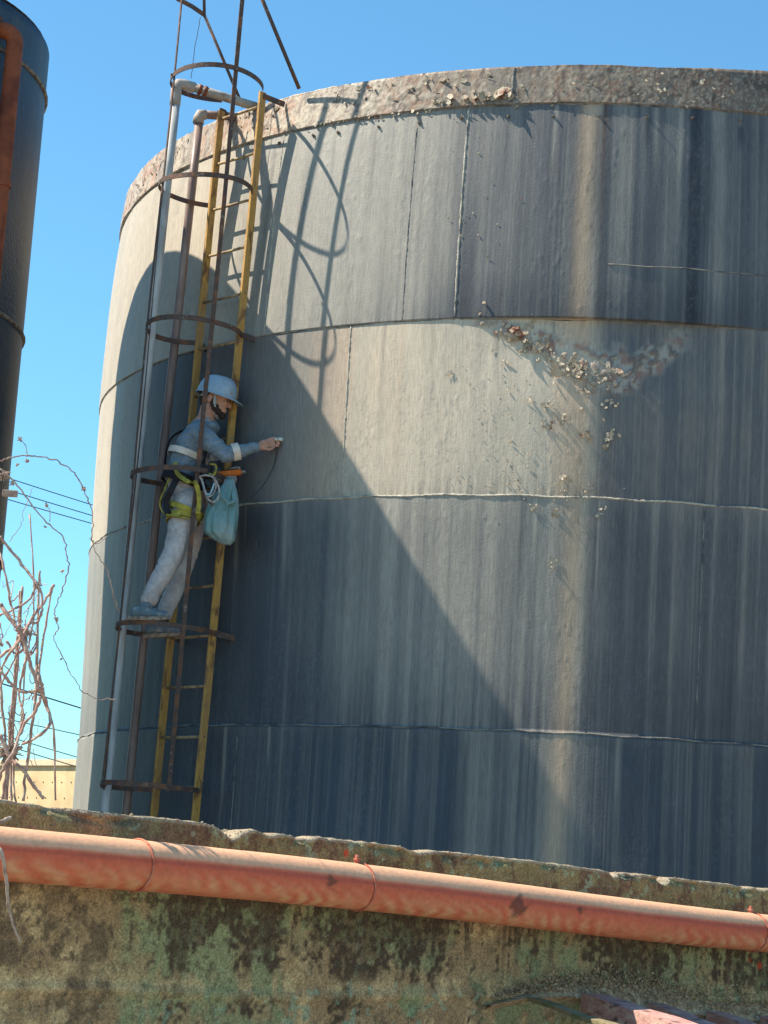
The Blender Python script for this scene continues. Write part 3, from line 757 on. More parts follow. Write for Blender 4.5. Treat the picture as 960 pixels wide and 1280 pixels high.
# ------------------------------------------------------------------ timbers and leaf litter at bottom right
M['timber'] = material('faded_purple_timber_paint', (.42, .23, .20), (.50, .35, .29), 9, .45, .65, stretch=(1, 1, 3), rough=.8, bump=.5, c3=(.16, .09, .08), s3=14, lo3=.58, hi3=.66)
M['mosswood'] = material('mossy_grey_board', (.24, .19, .11), (.14, .15, .07), 12, .45, .6, rough=.9, bump=.7)
def on_wall(u, v, D):
    s_, h_ = wall_uv(u, v); return Vector((fx, fy, 0))+wd*s_+wn*D+Z_*h_
def timber(u0, v0, u1, v1, Yend, w_, h_, label, mat='timber', D=.09):
    A = on_wall(u0, v0, D); B = at(u1, v1, Yend); d = (B-A).normalized()
    B = A+d*max(1.6, (B-A).length)
    sd = d.cross(Z_).normalized(); up = sd.cross(d)
    mb = MB(); n = 14
    pts = [A+(B-A)*i/n - up*h_ + Z_*.003*math.sin(i*1.3) for i in range(n+1)]
    mb.bar(pts, sd, w_, h_); o = mb.build('timber_beam', M[mat], None, bevel=.004)
    tag(o, label, 'timber beam', 'timber beams below the wall'); return A, B
ends = []
ends.append(timber(722, 1240, 960, 1312, 8.2, .06, .055, 'widest purple-painted timber beam at the bottom, with its end nearest the middle of the wall'))
ends.append(timber(800, 1252, 1010, 1326, 8.8, .045, .05, 'thin purple-painted timber beam just right of the widest beam'))
ends.append(timber(874, 1262, 1080, 1330, 9.3, .05, .05, 'purple-painted timber beam second from the right at the bottom'))
ends.append(timber(940, 1268, 1150, 1335, 9.8, .05, .05, 'purple-painted timber beam at the bottom right corner'))
A = on_wall(653, 1248, .06); B = at(775, 1286, 8.7); mb = MB(); d = (B-A).normalized(); sd = d.cross(Z_).normalized()
mb.bar([A+(B-A)*i/8+Z_*.004*math.sin(i) for i in range(14)], sd, .03, .009)
tag(mb.build('mossy_board', M['mosswood'], None, bevel=.002), 'thin mossy grey-green board slanting beside the widest purple beam', 'board')
# supporting ledger and posts out of the picture, so nothing floats
E0, E1 = ends[0][1], ends[-1][1]
mb = MB(); dd = (E1-E0).normalized(); low = min(e[1].z for e in ends)-.16
P0 = Vector((E0.x, E0.y, low))-Vector((dd.x, dd.y, 0))*.4; P1_ = Vector((E1.x, E1.y, low))+Vector((dd.x, dd.y, 0))*.4
tr = empty('timber_trestle', (P0.x, P0.y, 0), 'rough timber trestle carrying the outer ends of the purple beams', 'trestle')
mb.bar([P0, P1_], Z_, .06, .04); mb.build('cross_beam', M['timber'], tr)
for q in (P0, P1_):
    mb = MB(); mb.bar([Vector((q.x, q.y, 0)), q-Z_*.06], Vector((1, 0, 0)), .04, .04); mb.build('leg', M['timber'], tr)
# litter: small leaves and bark crumbs heaped against the wall on the beams
M['litter'] = material('dry_leaf_litter', (.46, .33, .20), (.30, .21, .13), 40, .4, .6, rough=.95, bump=.3, c3=(.56, .44, .28), s3=55, lo3=.56, hi3=.6)
mb = MB()
pu = [600, 650, 700, 760, 830, 900, 960, 1040]; tt = [1252, 1236, 1222, 1222, 1232, 1242, 1248, 1254]; bb = [1250, 1240, 1238, 1248, 1258, 1266, 1272, 1280]
for _ in range(9000):
    u = random.uniform(610, 1035); t0 = np.interp(u, pu, tt); b0 = np.interp(u, pu, bb); k = random.random()**.8
    v = t0+(b0-t0)*k-abs(random.gauss(0, 1))*9*(1-k); D = .004+.05*k*random.random()
    c = on_wall(u, v, D); r = random.uniform(.003, .010)
    a = Vector([random.gauss(0, 1) for _ in range(3)]).normalized(); b_ = a.cross(Vector([random.gauss(0, 1) for _ in range(3)])).normalized()
    mb.add([c-a*r, c+b_*r*.5, c+a*r, c-b_*r*.5], [(0, 1, 2, 3)])
# solid core of the heap
cu = np.linspace(605, 1040, 60); core = []
for u in cu:
    t0 = np.interp(u, pu, tt)+6; b0 = np.interp(u, pu, bb)+6
    core.append([on_wall(u, t0, .002), on_wall(u, t0*.5+b0*.5, .02+.01*random.random()), on_wall(u, b0, .045), on_wall(u, b0+8, .002)])
vs = [p for r in core for p in r]
mb.add(vs, [(i*4+k, (i+1)*4+k, (i+1)*4+k+1, i*4+k+1) for i in range(len(core)-1) for k in range(3)])
tag(mb.build('leaf_litter', M['litter'], None, recalc=False), 'dry brown leaf litter heaped along the wall above the purple beams', 'leaf litter', kind='stuff')

# ------------------------------------------------------------------ far wall, power lines
fc_ = at(65, 957, 27); mb = MB()
dirx = Vector((.72, -.69, 0)).normalized(); nrm = Vector((-dirx.y, dirx.x, 0))
L0 = Vector((fc_.x, fc_.y, 0))-dirx*14; L1 = Vector((fc_.x, fc_.y, 0))+dirx*9; hgt = fc_.z
mb.box((L0+L1)/2+Z_*(hgt/2)-nrm*0, (dirx, nrm, Z_), ((L1-L0).length/2, .1, hgt/2))
yw = empty('far_boundary_wall', ((L0+L1)/2), 'pale sandy boundary wall far behind, low at the left beyond the vines', 'wall')
mb.build('wall_panel', material('sandy_plaster', (.66, .49, .27), (.58, .42, .23), 1.5, .4, .6, rough=.9), yw)
mb = MB(); mb.box((L0+L1)/2+Z_*(hgt+.03), (dirx, nrm, Z_), ((L1-L0).length/2, .14, .04)); mb.build('coping', material('pale_coping', (.6, .5, .34), rough=.9), yw)
mb = MB()
for i in range(120):
    for k in range(3):
        c = L0+dirx*(.3+i*.19+.08*(k % 2))+Z_*(hgt-.22-.2*k)-nrm*.1
        mb.tube([c-nrm*.004, c+nrm*.02], .010, 6)
mb.build('weep_holes', M['wire'], yw)
def pline(a, b_, Y, label, r=.006):
    A = at(*a, Y); B = at(*b_, Y+1.5); d = B-A; pts = []
    for i in range(25):
        t = -6+i*.8; p = A+d*t; pts.append(p+Z_*(.004*(t-.5)**2))
    mb = MB(); mb.tube(pts, r, 5); tag(mb.build('power_line', M['wire'], None, True), label, 'power line', 'power lines behind the vines')
nms = ['topmost of the three close thin cables crossing the sky left of the big tank', 'middle of the three close thin cables crossing the sky left of the big tank', 'lowest of the three close thin cables crossing the sky left of the big tank',
       'thickest dark cable low behind the vines, above the other low cables', 'thin cable just below the thickest low cable behind the vines', 'second lowest thin cable above the sandy wall', 'lowest thin cable, just above the sandy far wall']
for i, (a, b_) in enumerate((((20, 601), (111, 630)), ((8, 612), (113, 644)), ((8, 624), (113, 654)), ((0, 854), (100, 885)), ((0, 897), (96, 918)), ((27, 926), (94, 946)), ((27, 938), (94, 958)))):
    pline(a, b_, 24, nms[i], .006 if i != 3 else .009)

# ------------------------------------------------------------------ dry vines
vine = empty('dry_vine', at(20, 1003, 7.75)*1.0 - Z_*0, 'tangle of bare pinkish dry vine stems rising behind the wall at the left edge', 'vine')
def C6(x, y): return (x/2.56, 520+y/2.56)
def stem(pts, r, Y=7.7, dy=.0, name='stem', mat='vine', taper=.7, jit=.0015, y2=None):
    P = []; n = len(pts)
    for i, (x, y) in enumerate(pts):
        YY = Y+dy*math.sin(i*1.7+x)*1.0 if y2 is None else Y+(y2-Y)*i/(n-1)
        P.append(at(*C6(x, y), YY))
    P = smoothpath(P, 6, jit); rs = [r*.62*(1-(1-taper)*i/len(P))*random.uniform(.8, 1.25) for i in range(len(P))]
    mb = MB(); mb.tube(P, rs, 7); return mb.build(name, M[mat], vine, True)
# uprights
stem([(20, 1240), (30, 1050), (45, 850), (58, 700), (72, 545)], .012, 7.75, .02)
stem([(35, 1240), (38, 1060), (52, 860), (60, 690), (62, 560)], .009, 7.8, .02)
stem([(75, 1230), (90, 1090), (115, 900), (122, 640), (128, 495)], .010, 7.7, .03)
stem([(118, 880), (140, 700), (170, 540)], .008, 7.7, .02)
stem([(128, 840), (145, 920), (170, 1000), (178, 1230)], .009, 7.65, .02)
stem([(8, 1240), (20, 1100), (5, 900), (-5, 700)], .010, 7.7, .02)
stem([(50, 1250), (45, 1120), (70, 960), (80, 800), (110, 600), (95, 315)], .007, 7.72, .02)
# diagonals and loops
stem([(0, 385), (50, 450), (110, 525), (130, 560), (135, 620), (120, 660), (95, 665), (70, 690)], .009, 7.65, .03)
stem([(-10, 410), (15, 500), (35, 600), (55, 690)], .008, 7.65, .03)
stem([(0, 600), (40, 660), (70, 700), (95, 790), (125, 870), (150, 920), (160, 980), (130, 1020), (70, 1050)], .012, 7.6, .03)
stem([(172, 540), (145, 590), (100, 650), (75, 700), (30, 760), (0, 820)], .010, 7.62, .03)
stem([(-5, 640), (40, 620), (90, 590), (118, 540)], .008, 7.68, .02)
stem([(0, 815), (30, 850), (60, 880), (110, 880), (135, 860), (120, 820)], .009, 7.6, .02)
stem([(0, 770), (45, 735), (70, 700)], .010, 7.6, .02)
stem([(130, 900), (110, 950), (75, 990), (50, 1060), (30, 1110)], .011, 7.6, .02)
stem([(0, 1020), (30, 1090), (70, 1130), (105, 1180), (140, 1225)], .012, 7.6, .02)
stem([(-10, 1180), (15, 1120), (45, 1080), (70, 1060)], .010, 7.6, .02)
stem([(60, 700), (85, 760), (70, 830), (60, 900), (75, 960), (50, 1040)], .009, 7.66, .03)
stem([(20, 720), (50, 760), (75, 740), (60, 700)], .008, 7.6, .02)
stem([(-5, 880), (25, 820), (50, 770), (70, 720)], .006, 7.6, .02)
for _ in range(26):
    x = random.uniform(-10, 120); y = random.uniform(560, 1150)
    pts = [(x, y)]; 
    for k in range(4): x += random.uniform(-35, 35); y += random.uniform(-70, 40); pts.append((x, y))
    stem(pts, random.uniform(.002, .006), 7.7, .05, taper=.3)
# tendrils
def T_(pts, r, Y, y2): return stem(pts, r, Y, 0, 'tendril', 'tendril', .6, .002, y2)
T_([(0, 145), (50, 130), (110, 127), (170, 140), (220, 165), (250, 200), (270, 240), (290, 290), (298, 350), (295, 400), (315, 450), (340, 490), (355, 540), (370, 600), (382, 625)], .0045, 7.6, 8.4)
T_([(0, 170), (50, 215), (90, 270), (150, 340), (200, 385), (214, 440), (218, 490), (200, 560), (180, 600), (175, 640), (188, 680), (172, 710), (200, 770), (230, 830), (265, 880), (310, 905), (372, 905)], .0045, 7.6, 8.2)
T_([(30, 405), (60, 360), (80, 300), (105, 232)], .0025, 7.6, 7.6)
T_([(85, 130), (80, 90), (62, 65)], .003, 7.6, 7.6)
T_([(160, 340), (158, 300), (145, 285)], .0025, 7.7, 7.7)
T_([(288, 390), (310, 410), (345, 385)], .003, 8.2, 8.3)
# knots of fibre
for (x, y, n, r) in ((72, 700, 90, .03), (25, 1080, 200, .045), (85, 145, 14, .012), (268, 235, 16, .012), (180, 650, 14, .01), (62, 75, 12, .012), (40, 215, 16, .012), (195, 778, 8, .007), (145, 355, 8, .008), (200, 495, 10, .01), (148, 288, 12, .012), (120, 545, 30, .018), (125, 880, 26, .018), (55, 155, 8, .008), (10, 190, 30, .025)):
    mb = MB(); c = at(*C6(x, y), 7.66)
    for _ in range(n):
        p = c; d = Vector([random.gauss(0, 1) for _ in range(3)]).normalized()*random.uniform(.5, 1.6)*r*.8
        mb.tube([p-d*.1, p+d*.5+Vector((0, 0, .3*r*random.random())), p+d], [.0025, .003, .0015], 4)
    mb.build('dry_bud', M['tendril'], vine)
o = MB(); o.box(at(*C6(32, 248), 7.7), (X_, Y_, Z_), (.028, .01, .012)); o.build('wire_clip', M['tendril'], vine, bevel=.002)
# pale runner hanging in front of the wall
mb = MB(); P = smoothpath([at(-8, 1060, 6.7), at(2, 1065, 6.68), at(8, 1100, 6.72), at(12, 1140, 6.76), at(25, 1178, 6.8)], 8, .001)
mb.tube(P, [.008*(1-.6*i/len(P)) for i in range(len(P))], 7)
tag(mb.build('hanging_root', M['tendril'], None, True), 'pale dry runner dangling in front of the red pipe at the far left', 'vine')
mb = MB(); P = smoothpath([at(-14, 1028, 7.0), at(0, 1027, 7.0), at(13, 1022, 7.05)], 8, .001); mb.tube(P, .006, 7)
tag(mb.build('dry_twig', M['tendril'], None, True), 'short pale twig lying on the wall top at the far left', 'twig')

# ------------------------------------------------------------------ worker
def organic(name, mb, mat, parent, voxel=.008, smooth=4, fold=None):
    """one continuous skin from overlapping shapes"""
    tmp = bpy.data.meshes.new('tmp'); tmp.from_pydata([v for v in mb.v], [], mb.f)
    bm = bmesh.new(); bm.from_mesh(tmp); bmesh.ops.recalc_face_normals(bm, faces=bm.faces); bm.to_mesh(tmp); bm.free()
    to = bpy.data.objects.new('tmp', tmp); COL.objects.link(to)
    r = to.modifiers.new('r', 'REMESH'); r.mode = 'VOXEL'; r.voxel_size = voxel
    s_ = to.modifiers.new('s', 'SMOOTH'); s_.iterations = smooth; s_.factor = .6
    dg = bpy.context.evaluated_depsgraph_get(); ev = to.evaluated_get(dg); me = bpy.data.meshes.new_from_object(ev)
    bpy.data.objects.remove(to); bpy.data.meshes.remove(tmp)
    n = len(me.vertices); co = np.zeros(n*3, np.float32); me.vertices.foreach_get('co', co); co = co.reshape(-1, 3)
    nr = np.zeros(n*3, np.float32); me.vertices.foreach_get('normal', nr); nr = nr.reshape(-1, 3)
    if fold: co = co+nr*fold(co)[:, None]
    off = np.array(parent.location); co = co-off
    me.vertices.foreach_set('co', co.astype(np.float32).ravel()); me.update()
    me.polygons.foreach_set('use_smooth', [True]*len(me.polygons))
    me.materials.clear(); me.materials.append(mat); me.name = name
    o = bpy.data.objects.new(name, me); COL.objects.link(o); o.parent = parent
    return o
def limb(mb, a, b_, ra, rb, n=14, steps=6, bulge=0):
    a = Vector(a); b_ = Vector(b_); pts = [a.lerp(b_, i/steps) for i in range(steps+1)]
    rs = [ra+(rb-ra)*i/steps+bulge*math.sin(math.pi*i/steps) for i in range(steps+1)]
    mb.tube(pts, rs, n)
    mb.ell(a, (X_, Y_, Z_), (ra,)*3, 12, 8); mb.ell(b_, (X_, Y_, Z_), (rb,)*3, 12, 8)
M['skin'] = material('tanned_skin', (.46, .235, .155), (.38, .18, .12), 25, .4, .7, rough=.55, bump=.15, spec=.4, var=.08)
M['shirt'] = material('blue_grey_work_shirt', (.18, .23, .275), (.135, .18, .22), 14, .4, .65, rough=.9, bump=.35, bscale=140, var=.12)
M['trouser'] = material('grey_work_trousers', (.46, .42, .405), (.36, .325, .315), 9, .42, .66, rough=.92, bump=.4, bscale=120, var=.15)
M['helmet'] = material('scuffed_blue_helmet', (.26, .355, .44), (.38, .42, .45), 12, .52, .7, rough=.38, bump=.05, spec=.5, var=.1, c3=(.3, .27, .24), s3=18, lo3=.6, hi3=.72)
M['reflect'] = material('cream_reflective_tape', (.62, .55, .46), (.5, .43, .36), 25, .45, .65, rough=.6)
M['webyel'] = material('olive_yellow_webbing', (.40, .33, .05), (.22, .18, .035), 30, .4, .65, rough=.85, bump=.4, bscale=250)
M['webblk'] = material('black_webbing', (.018, .018, .022), rough=.85, var=.2)
M['beard'] = material('short_dark_hair', (.03, .02, .015), (.06, .04, .03), 80, .4, .7, rough=.9, bump=.6, bscale=300)
M['shoe'] = material('dusty_blue_trainer', (.10, .15, .18), (.25, .25, .24), 25, .48, .62, rough=.85, bump=.3)
M['sole'] = material('worn_tan_sole', (.28, .23, .18), (.16, .12, .09), 30, .45, .6, rough=.9)
M['glove'] = material('dirty_white_glove', (.42, .39, .36), (.24, .21, .2), 30, .45, .65, rough=.9, bump=.4)
M['orange'] = material('orange_plastic', (.70, .17, .02), rough=.45, var=.06)
M['strapg'] = material('grey_chin_strap', (.30, .30, .29), rough=.85)

def pt(u, v, Y):
    return at(u, v, Y-.15)
# joints (sight-line column, row, distance north)
J = dict(hipN=pt(235, 630, 13.93), hipF=pt(242, 628, 14.14), kneeN=pt(217, 692, 13.86), kneeF=pt(235, 692, 14.10),
         ankN=pt(184, 757, 13.80), ankF=pt(203, 778, 14.02), shN=pt(249, 541, 13.90), shF=pt(256, 539, 14.20),
         elN=pt(281, 568, 13.86), wrN=pt(322, 559, 13.90), elF=pt(262, 588, 14.24), wrF=pt(279, 596, 14.06),
         neck=pt(256, 527, 14.04), waist=pt(230, 596, 14.04), chest=pt(241, 556, 14.04), head=pt(269.5, 499, 14.02))
pe = empty('person', Vector((J['hipN'].x, J['hipN'].y, min(J['ankN'].z, J['ankF'].z)-.08)), 'worker in blue helmet, blue-grey shirt and grey trousers on the caged ladder, touching the tank', 'person')
tip = cyl(353, 549, .015)
Fd = (tip-J['head']); Fd.z = 0; Fd.normalize(); Fd = (Fd+Vector((.25, 0, 0))).normalized()
Ld = Z_.cross(Fd).normalized()      # to his left, away from the viewer
# head frame: tilted down
hf = (Fd*math.cos(.22)-Z_*math.sin(.22)).normalized(); hu = (Z_*math.cos(.22)+Fd*math.sin(.22)).normalized(); hs = Ld
H0 = J['head']
def hpnt(f, u, s=0): return H0+hf*f+hu*u+hs*s
body = MB()
body.ell(hpnt(-.012, .03), (hf, hs, hu), (.105, .082, .10), 20, 14)
body.ell(hpnt(.02, -.035), (hf, hs, hu), (.075, .065, .085), 18, 12)
body.ell(hpnt(.045, -.085), (hf, hs, hu), (.045, .045, .035), 14, 10)
body.ell(hpnt(.085, -.012), (hf, hs, hu), (.018, .05, .022), 12, 8)    # brow/cheek
limb(body, hpnt(.088, .008), hpnt(.112, -.028), .010, .013, 10, 3)       # nose
body.ell(hpnt(.090, -.058), (hf, hs, hu), (.012, .026, .009), 10, 8)
body.ell(hpnt(.085, -.072), (hf, hs, hu), (.013, .024, .009), 10, 8)
body.ell(hpnt(.072, -.098), (hf, hs, hu), (.022, .026, .02), 10, 8)     # chin
for s_ in (-1, 1):
    body.ell(hpnt(-.02, -.015, .079*s_), ((hf*.9+hs*.3*s_).normalized(), hs, hu), (.022, .012, .034), 12, 8)
limb(body, H0-hu*.06-hf*.03, J['neck']-Z_*.02, .055, .062)
limb(body, J['neck']-Z_*.03, J['chest'], .085, .11); limb(body, J['chest'], J['waist'], .115, .105); limb(body, J['waist'], (J['hipN']+J['hipF'])/2, .105, .11)
limb(body, J['neck']-Z_*.03, J['shN'], .06, .055); limb(body, J['neck']-Z_*.03, J['shF'], .06, .055)
for s_ in 'NF':
    limb(body, J['sh'+s_], J['el'+s_], .048, .038); limb(body, J['el'+s_], J['wr'+s_], .038, .026)
    limb(body, J['hip'+s_], J['knee'+s_], .075, .052); limb(body, J['knee'+s_], J['ank'+s_], .05, .036)
    fdir = Vector((.93, -.2, 0)).normalized()
    limb(body, J['ank'+s_]-Z_*.03, J['ank'+s_]+fdir*.09-Z_*.055, .030, .018)
# right hand: palm and five fingers round the probe
wr = J['wrN']; hd = (tip-wr).normalized(); hu2 = (Z_-hd*Z_.dot(hd)).normalized(); hs2 = hd.cross(hu2)
palm0 = wr+hd*.01; pc_ = wr+hd*.062
body.ell(wr+hd*.05, (hd, hs2, hu2), (.050, .020, .038), 16, 10)
limb(body, wr-hd*.03, wr+hd*.03, .026, .027)
def finger(base, d1, d2, d3, l, r):
    a = base; b1 = a+d1*l*.45; c1_ = b1+d2*l*.32; e1 = c1_+d3*l*.25
    limb(body, a, b1, r, r*.92, 8, 3); limb(body, b1, c1_, r*.92, r*.85, 8, 3); limb(body, c1_, e1, r*.85, r*.7, 8, 3)
for i, (off, l) in enumerate(((.026, .072), (.009, .078), (-.009, .072), (-.026, .058))):
    bd = (hd*.96+hu2*off*4).normalized(); cu_ = (hd*.75-hs2*.45-hu2*.25).normalized(); cc = (hd*.35-hs2*.6-hu2*.5).normalized()
    finger(wr+hd*.085+hu2*off, bd, (hd*.8+hs2*(.35)-hu2*.3).normalized(), (hd*.55+hs2*.6-hu2*.45).normalized(), l, .0095)
finger(wr+hd*.035-hu2*.022+hs2*.012, (hd*.7-hu2*.55+hs2*.3).normalized(), (hd*.9-hu2*.1+hs2*.4).normalized(), (hd*.9+hu2*.25+hs2*.2).normalized(), .075, .011)
organic('body', body, M['skin'], pe, .006, 3)
# eye
for s_ in (-1, 1):
    mb = MB(); mb.ell(hpnt(.083, .0, .032*s_), (hf, hs, hu), (.010, .011, .006), 10, 8); mb.build('eye', material('eye_white', (.35, .31, .28), rough=.3, var=0), pe, True)
    mb = MB(); mb.ell(hpnt(.092, .0, .034*s_), (hf, hs, hu), (.006, .006, .006), 8, 6); mb.build('iris', M['webblk'], pe, True)
# hair and beard
mb = MB(); mb.ell(hpnt(-.03, .012), (hf, hs, hu), (.094, .083, .075), 20, 12); mb.ell(hpnt(-.055, -.03), (hf, hs, hu), (.05, .062, .045), 16, 10); organic('hair', mb, M['beard'], pe, .007, 2)
mb = MB()
for s_ in (-1, 1):
    for (f, u, s, r) in ((-.004, -.022, .072, .018), (.010, -.050, .068, .022), (.030, -.070, .058, .026), (.052, -.086, .042, .026), (.074, -.098, .018, .025), (.040, -.056, .060, .016)):
        mb.ell(hpnt(f, u, s*s_), (hf, hs, hu), (r, r*.7, r), 10, 8)
mb.ell(hpnt(.088, -.088), (hf, hs, hu), (.011, .024, .012), 10, 8); mb.ell(hpnt(.098, -.046), (hf, hs, hu), (.008, .026, .006), 10, 8)
organic('beard', mb, M['beard'], pe, .005, 2)
# helmet
def helmet():
    mb = MB(); nu, nv = 48, 14; vs = []; c = hpnt(-.002, .028)
    for j in range(nv+1):
        ph = (math.pi/2)*j/nv
        for i in range(nu):
            th = 2*math.pi*i/nu
            rr = math.cos(ph)**.62; x = math.cos(th)*.138*rr; y = math.sin(th)*.115*rr; z = math.sin(ph)*.135
            ridge = .006*math.exp(-(y/.018)**2)*math.sin(ph)
            vs.append(c+hf*x+hs*y+hu*(z+ridge-.006*math.cos(th)*(1-ph/1.57)*-1*0))
    fs = [(j*nu+i, j*nu+(i+1) % nu, (j+1)*nu+(i+1) % nu, (j+1)*nu+i) for j in range(nv) for i in range(nu)]
    mb.add(vs, fs)
    # brim
    b1 = []; 
    for k, (e, dz) in enumerate(((0, 0), (1, -.010), (1.02, -.015), (0, -.008))):
        for i in range(nu):
            th = 2*math.pi*i/nu; ext = (.010+.050*max(0, math.cos(th))**2.2)*e
            b1.append(c+hf*math.cos(th)*(.138+ext)+hs*math.sin(th)*(.115+ext*.8)+hu*(dz-.010*max(0, math.cos(th))*e))
    n0 = len(mb.v); mb.add(b1, [(k*nu+i, k*nu+(i+1) % nu, (k+1)*nu+(i+1) % nu, (k+1)*nu+i) for k in range(3) for i in range(nu)])
    return mb.build('helmet', M['helmet'], pe, True)
helmet()
mb = MB()
pts = smoothpath([hpnt(.012, .035, -.088), hpnt(.018, -.02, -.083), hpnt(.030, -.07, -.070), hpnt(.045, -.112, -.035), hpnt(.052, -.125, 0), hpnt(.045, -.112, .035), hpnt(.03, -.07, .07), hpnt(.012, .035, .088)], 5)
mb.bar(pts, hf, .009, .0025); mb.build('chin_strap', M['strapg'], pe)
mb = MB(); mb.bar([hpnt(-.115*math.cos(a), .012-.01*math.cos(a), .092*math.sin(a)) for a in np.linspace(-1.2, 1.2, 14)], hu, .016, .003); mb.build('headband', M['glove'], pe)
# shirt
def folds_shirt(co):
    r1_ = np.abs(fbm(co[:, 0]*7+co[:, 2]*10, co[:, 2]*13-co[:, 0]*9, 501, 3)-.5)*2
    r2_ = np.abs(fbm(co[:, 0]*18, co[:, 2]*24+co[:, 1]*9, 502, 2)-.5)*2
    return -.009*np.clip(.30-r1_, 0, .30)/.30 - .002*np.clip(.4-r2_, 0, .4)/.4 + .002
sh = MB()
sC, sW = J['chest'], J['waist']
def torso_ring(c, ax, rf_, rs_, th=.05): sh.ell(c, (Fd, Ld, Z_), (rf_, rs_, th), 20, 10)
for i in range(15):
    t = i/14; c = (J['neck']-Z_*.018-Fd*.008).lerp(sW-Z_*.02, t)
    rf_ = .085+.048*math.sin(min(1, t*1.6)*math.pi*.55)+.012*t; rs_ = float(np.interp(t, [0, .12, .3, 1], [.085, .165, .19, .155]))
    c = c - Fd*.012*math.sin(t*3.1)
    torso_ring(c, None, rf_*.92, rs_, .048)
limb(sh, J['neck']-Z_*.03-Fd*.02, J['shN'], .066, .072); limb(sh, J['neck']-Z_*.03-Fd*.02, J['shF'], .066, .072)
for s_ in 'NF':
    limb(sh, J['sh'+s_], J['el'+s_], .073, .060, bulge=.003); 
    e = J['el'+s_].lerp(J['wr'+s_], .93); limb(sh, J['el'+s_], e, .060, .038, bulge=.004)
sh.ell(J['neck']+Fd*.006-Z_*.002, (Fd, Ld, Z_), (.078, .078, .034), 18, 10); sh.ell(J['neck']+Fd*.03-Z_*.04, (Fd, Ld, Z_), (.085, .10, .05), 18, 10); sh.ell(J['neck']-Fd*.0-Z_*.03, (Fd, Ld, Z_), (.095, .095, .04), 18, 10)
organic('shirt', sh, M['shirt'], pe, .007, 3, folds_shirt)
# tape on the sleeve and round the back
def ring_band(c, d, ra, rb_, ax1, wdt, mat, name, th=.003, a0=0, a1=2*math.pi, n=30):
    mb = MB(); d = d.normalized(); x = (ax1-d*ax1.dot(d)).normalized(); y = d.cross(x)
    cl_ = abs(a1-a0-2*math.pi) < 1e-3
    an = np.linspace(a0, a1, n+1)[:-1] if cl_ else np.linspace(a0, a1, n+1)
    mb.bar([c+x*math.cos(a)*ra*(1+.02*math.sin(5*a))+y*math.sin(a)*rb_*(1+.02*math.cos(4*a)) for a in an], d, wdt, th, closed=cl_); return mb.build(name, mat, pe)
ring_band(J['elN'].lerp(J['wrN'], .33), J['wrN']-J['elN'], .0565, .0565, Z_, .024, M['reflect'], 'sleeve_tape')
ring_band(J['elF'].lerp(J['shF'], .3), J['shF']-J['elF'], .069, .069, Z_, .024, M['reflect'], 'sleeve_tape')
up_t = (J['neck']-J['waist']).normalized()
ring_band((J['chest']).lerp(J['waist'], .38)-Fd*.012, up_t, .137, .182, Fd, .022, M['reflect'], 'back_tape', n=44)
# trousers
def folds_tr(co):
    k = co[:, 2]*60+co[:, 0]*25
    r1_ = np.abs(fbm(co[:, 0]*9+co[:, 2]*2.5, co[:, 2]*7+co[:, 0]*9, 511, 3)-.5)*2
    r2_ = np.abs(fbm(co[:, 0]*20+co[:, 1]*9, co[:, 2]*30-co[:, 0]*14, 512, 2)-.5)*2
    return -.007*np.clip(.22-r1_, 0, .22)/.22 - .002*np.clip(.4-r2_, 0, .4)/.4 + .001
tr_ = MB()
hipc = (J['hipN']+J['hipF'])/2
for i in range(7):
    t = i/6; c = (J['waist']-Z_*.02).lerp(hipc-Z_*.03, t); tr_.ell(c-Fd*.008*t, (Fd, Ld, Z_), (.115+.012*t, .160+.012*t, .045), 18, 10)
for s_ in 'NF':
    h = J['hip'+s_]; k = J['knee'+s_]; a = J['ank'+s_]+Z_*.02
    limb(tr_, h, k, .106, .074, bulge=.003); limb(tr_, k, k.lerp(a, .93), .074, .058, bulge=.0)
organic('trousers', tr_, M['trouser'], pe, .007, 3, folds_tr)
# shoes
for s_, fdir in (('N', Vector((.96, -.05, .02))), ('F', Vector((.96, .05, .10)))):
    fdir.normalize(); A = J['ank'+s_]; mb = MB(); sdv = fdir.cross(Z_).normalized(); upf = sdv.cross(fdir)
    base = A-Z_*.072-fdir*.022
    mb.ell(base+fdir*-.045+upf*.028, (fdir, sdv, upf), (.048, .038, .040), 14, 10)
    mb.ell(base+fdir*.03+upf*.022, (fdir, sdv, upf), (.09, .043, .040), 14, 10)
    mb.ell(base+fdir*.115+upf*.012, (fdir, sdv, upf), (.062, .047, .031), 14, 10)
    limb(mb, A-Z_*.005-fdir*.01, base+fdir*.0+upf*.03, .042, .044)
    so_ = organic('shoe', mb, M['shoe'], pe, .007, 3)
    mb = MB()
    out = []
    for i in range(28):
        th = 2*math.pi*i/28; x = math.cos(th)*.138+.032; wv = .045+.010*math.cos(th-.2)
        out.append((x, math.sin(th)*wv))
    vs = [base+fdir*x+sdv*y+upf*(z+.012*max(0, (x-.09)/.08)**2) for z in (-.030, -.004) for (x, y) in out]
    mb.add(vs, [(i, (i+1) % 28, 28+(i+1) % 28, 28+i) for i in range(28)]+[tuple(range(28))[::-1], tuple(range(28, 56))])
    mb.build('shoe_sole', M['sole'], pe, bevel=.004)
    mb = MB()
    for k in range(4):
        c = base+fdir*(.035+.022*k)+upf*(.062-.006*k); mb.tube([c-sdv*.022, c+upf*.004, c+sdv*.022], .0035, 5)
    mb.build('shoelace', M['glove'], pe)
    ring_band(A+Z_*.005, Z_, .040, .040, fdir, .016, M['webblk'] if s_ == 'F' else M['shoe'], 'sock')
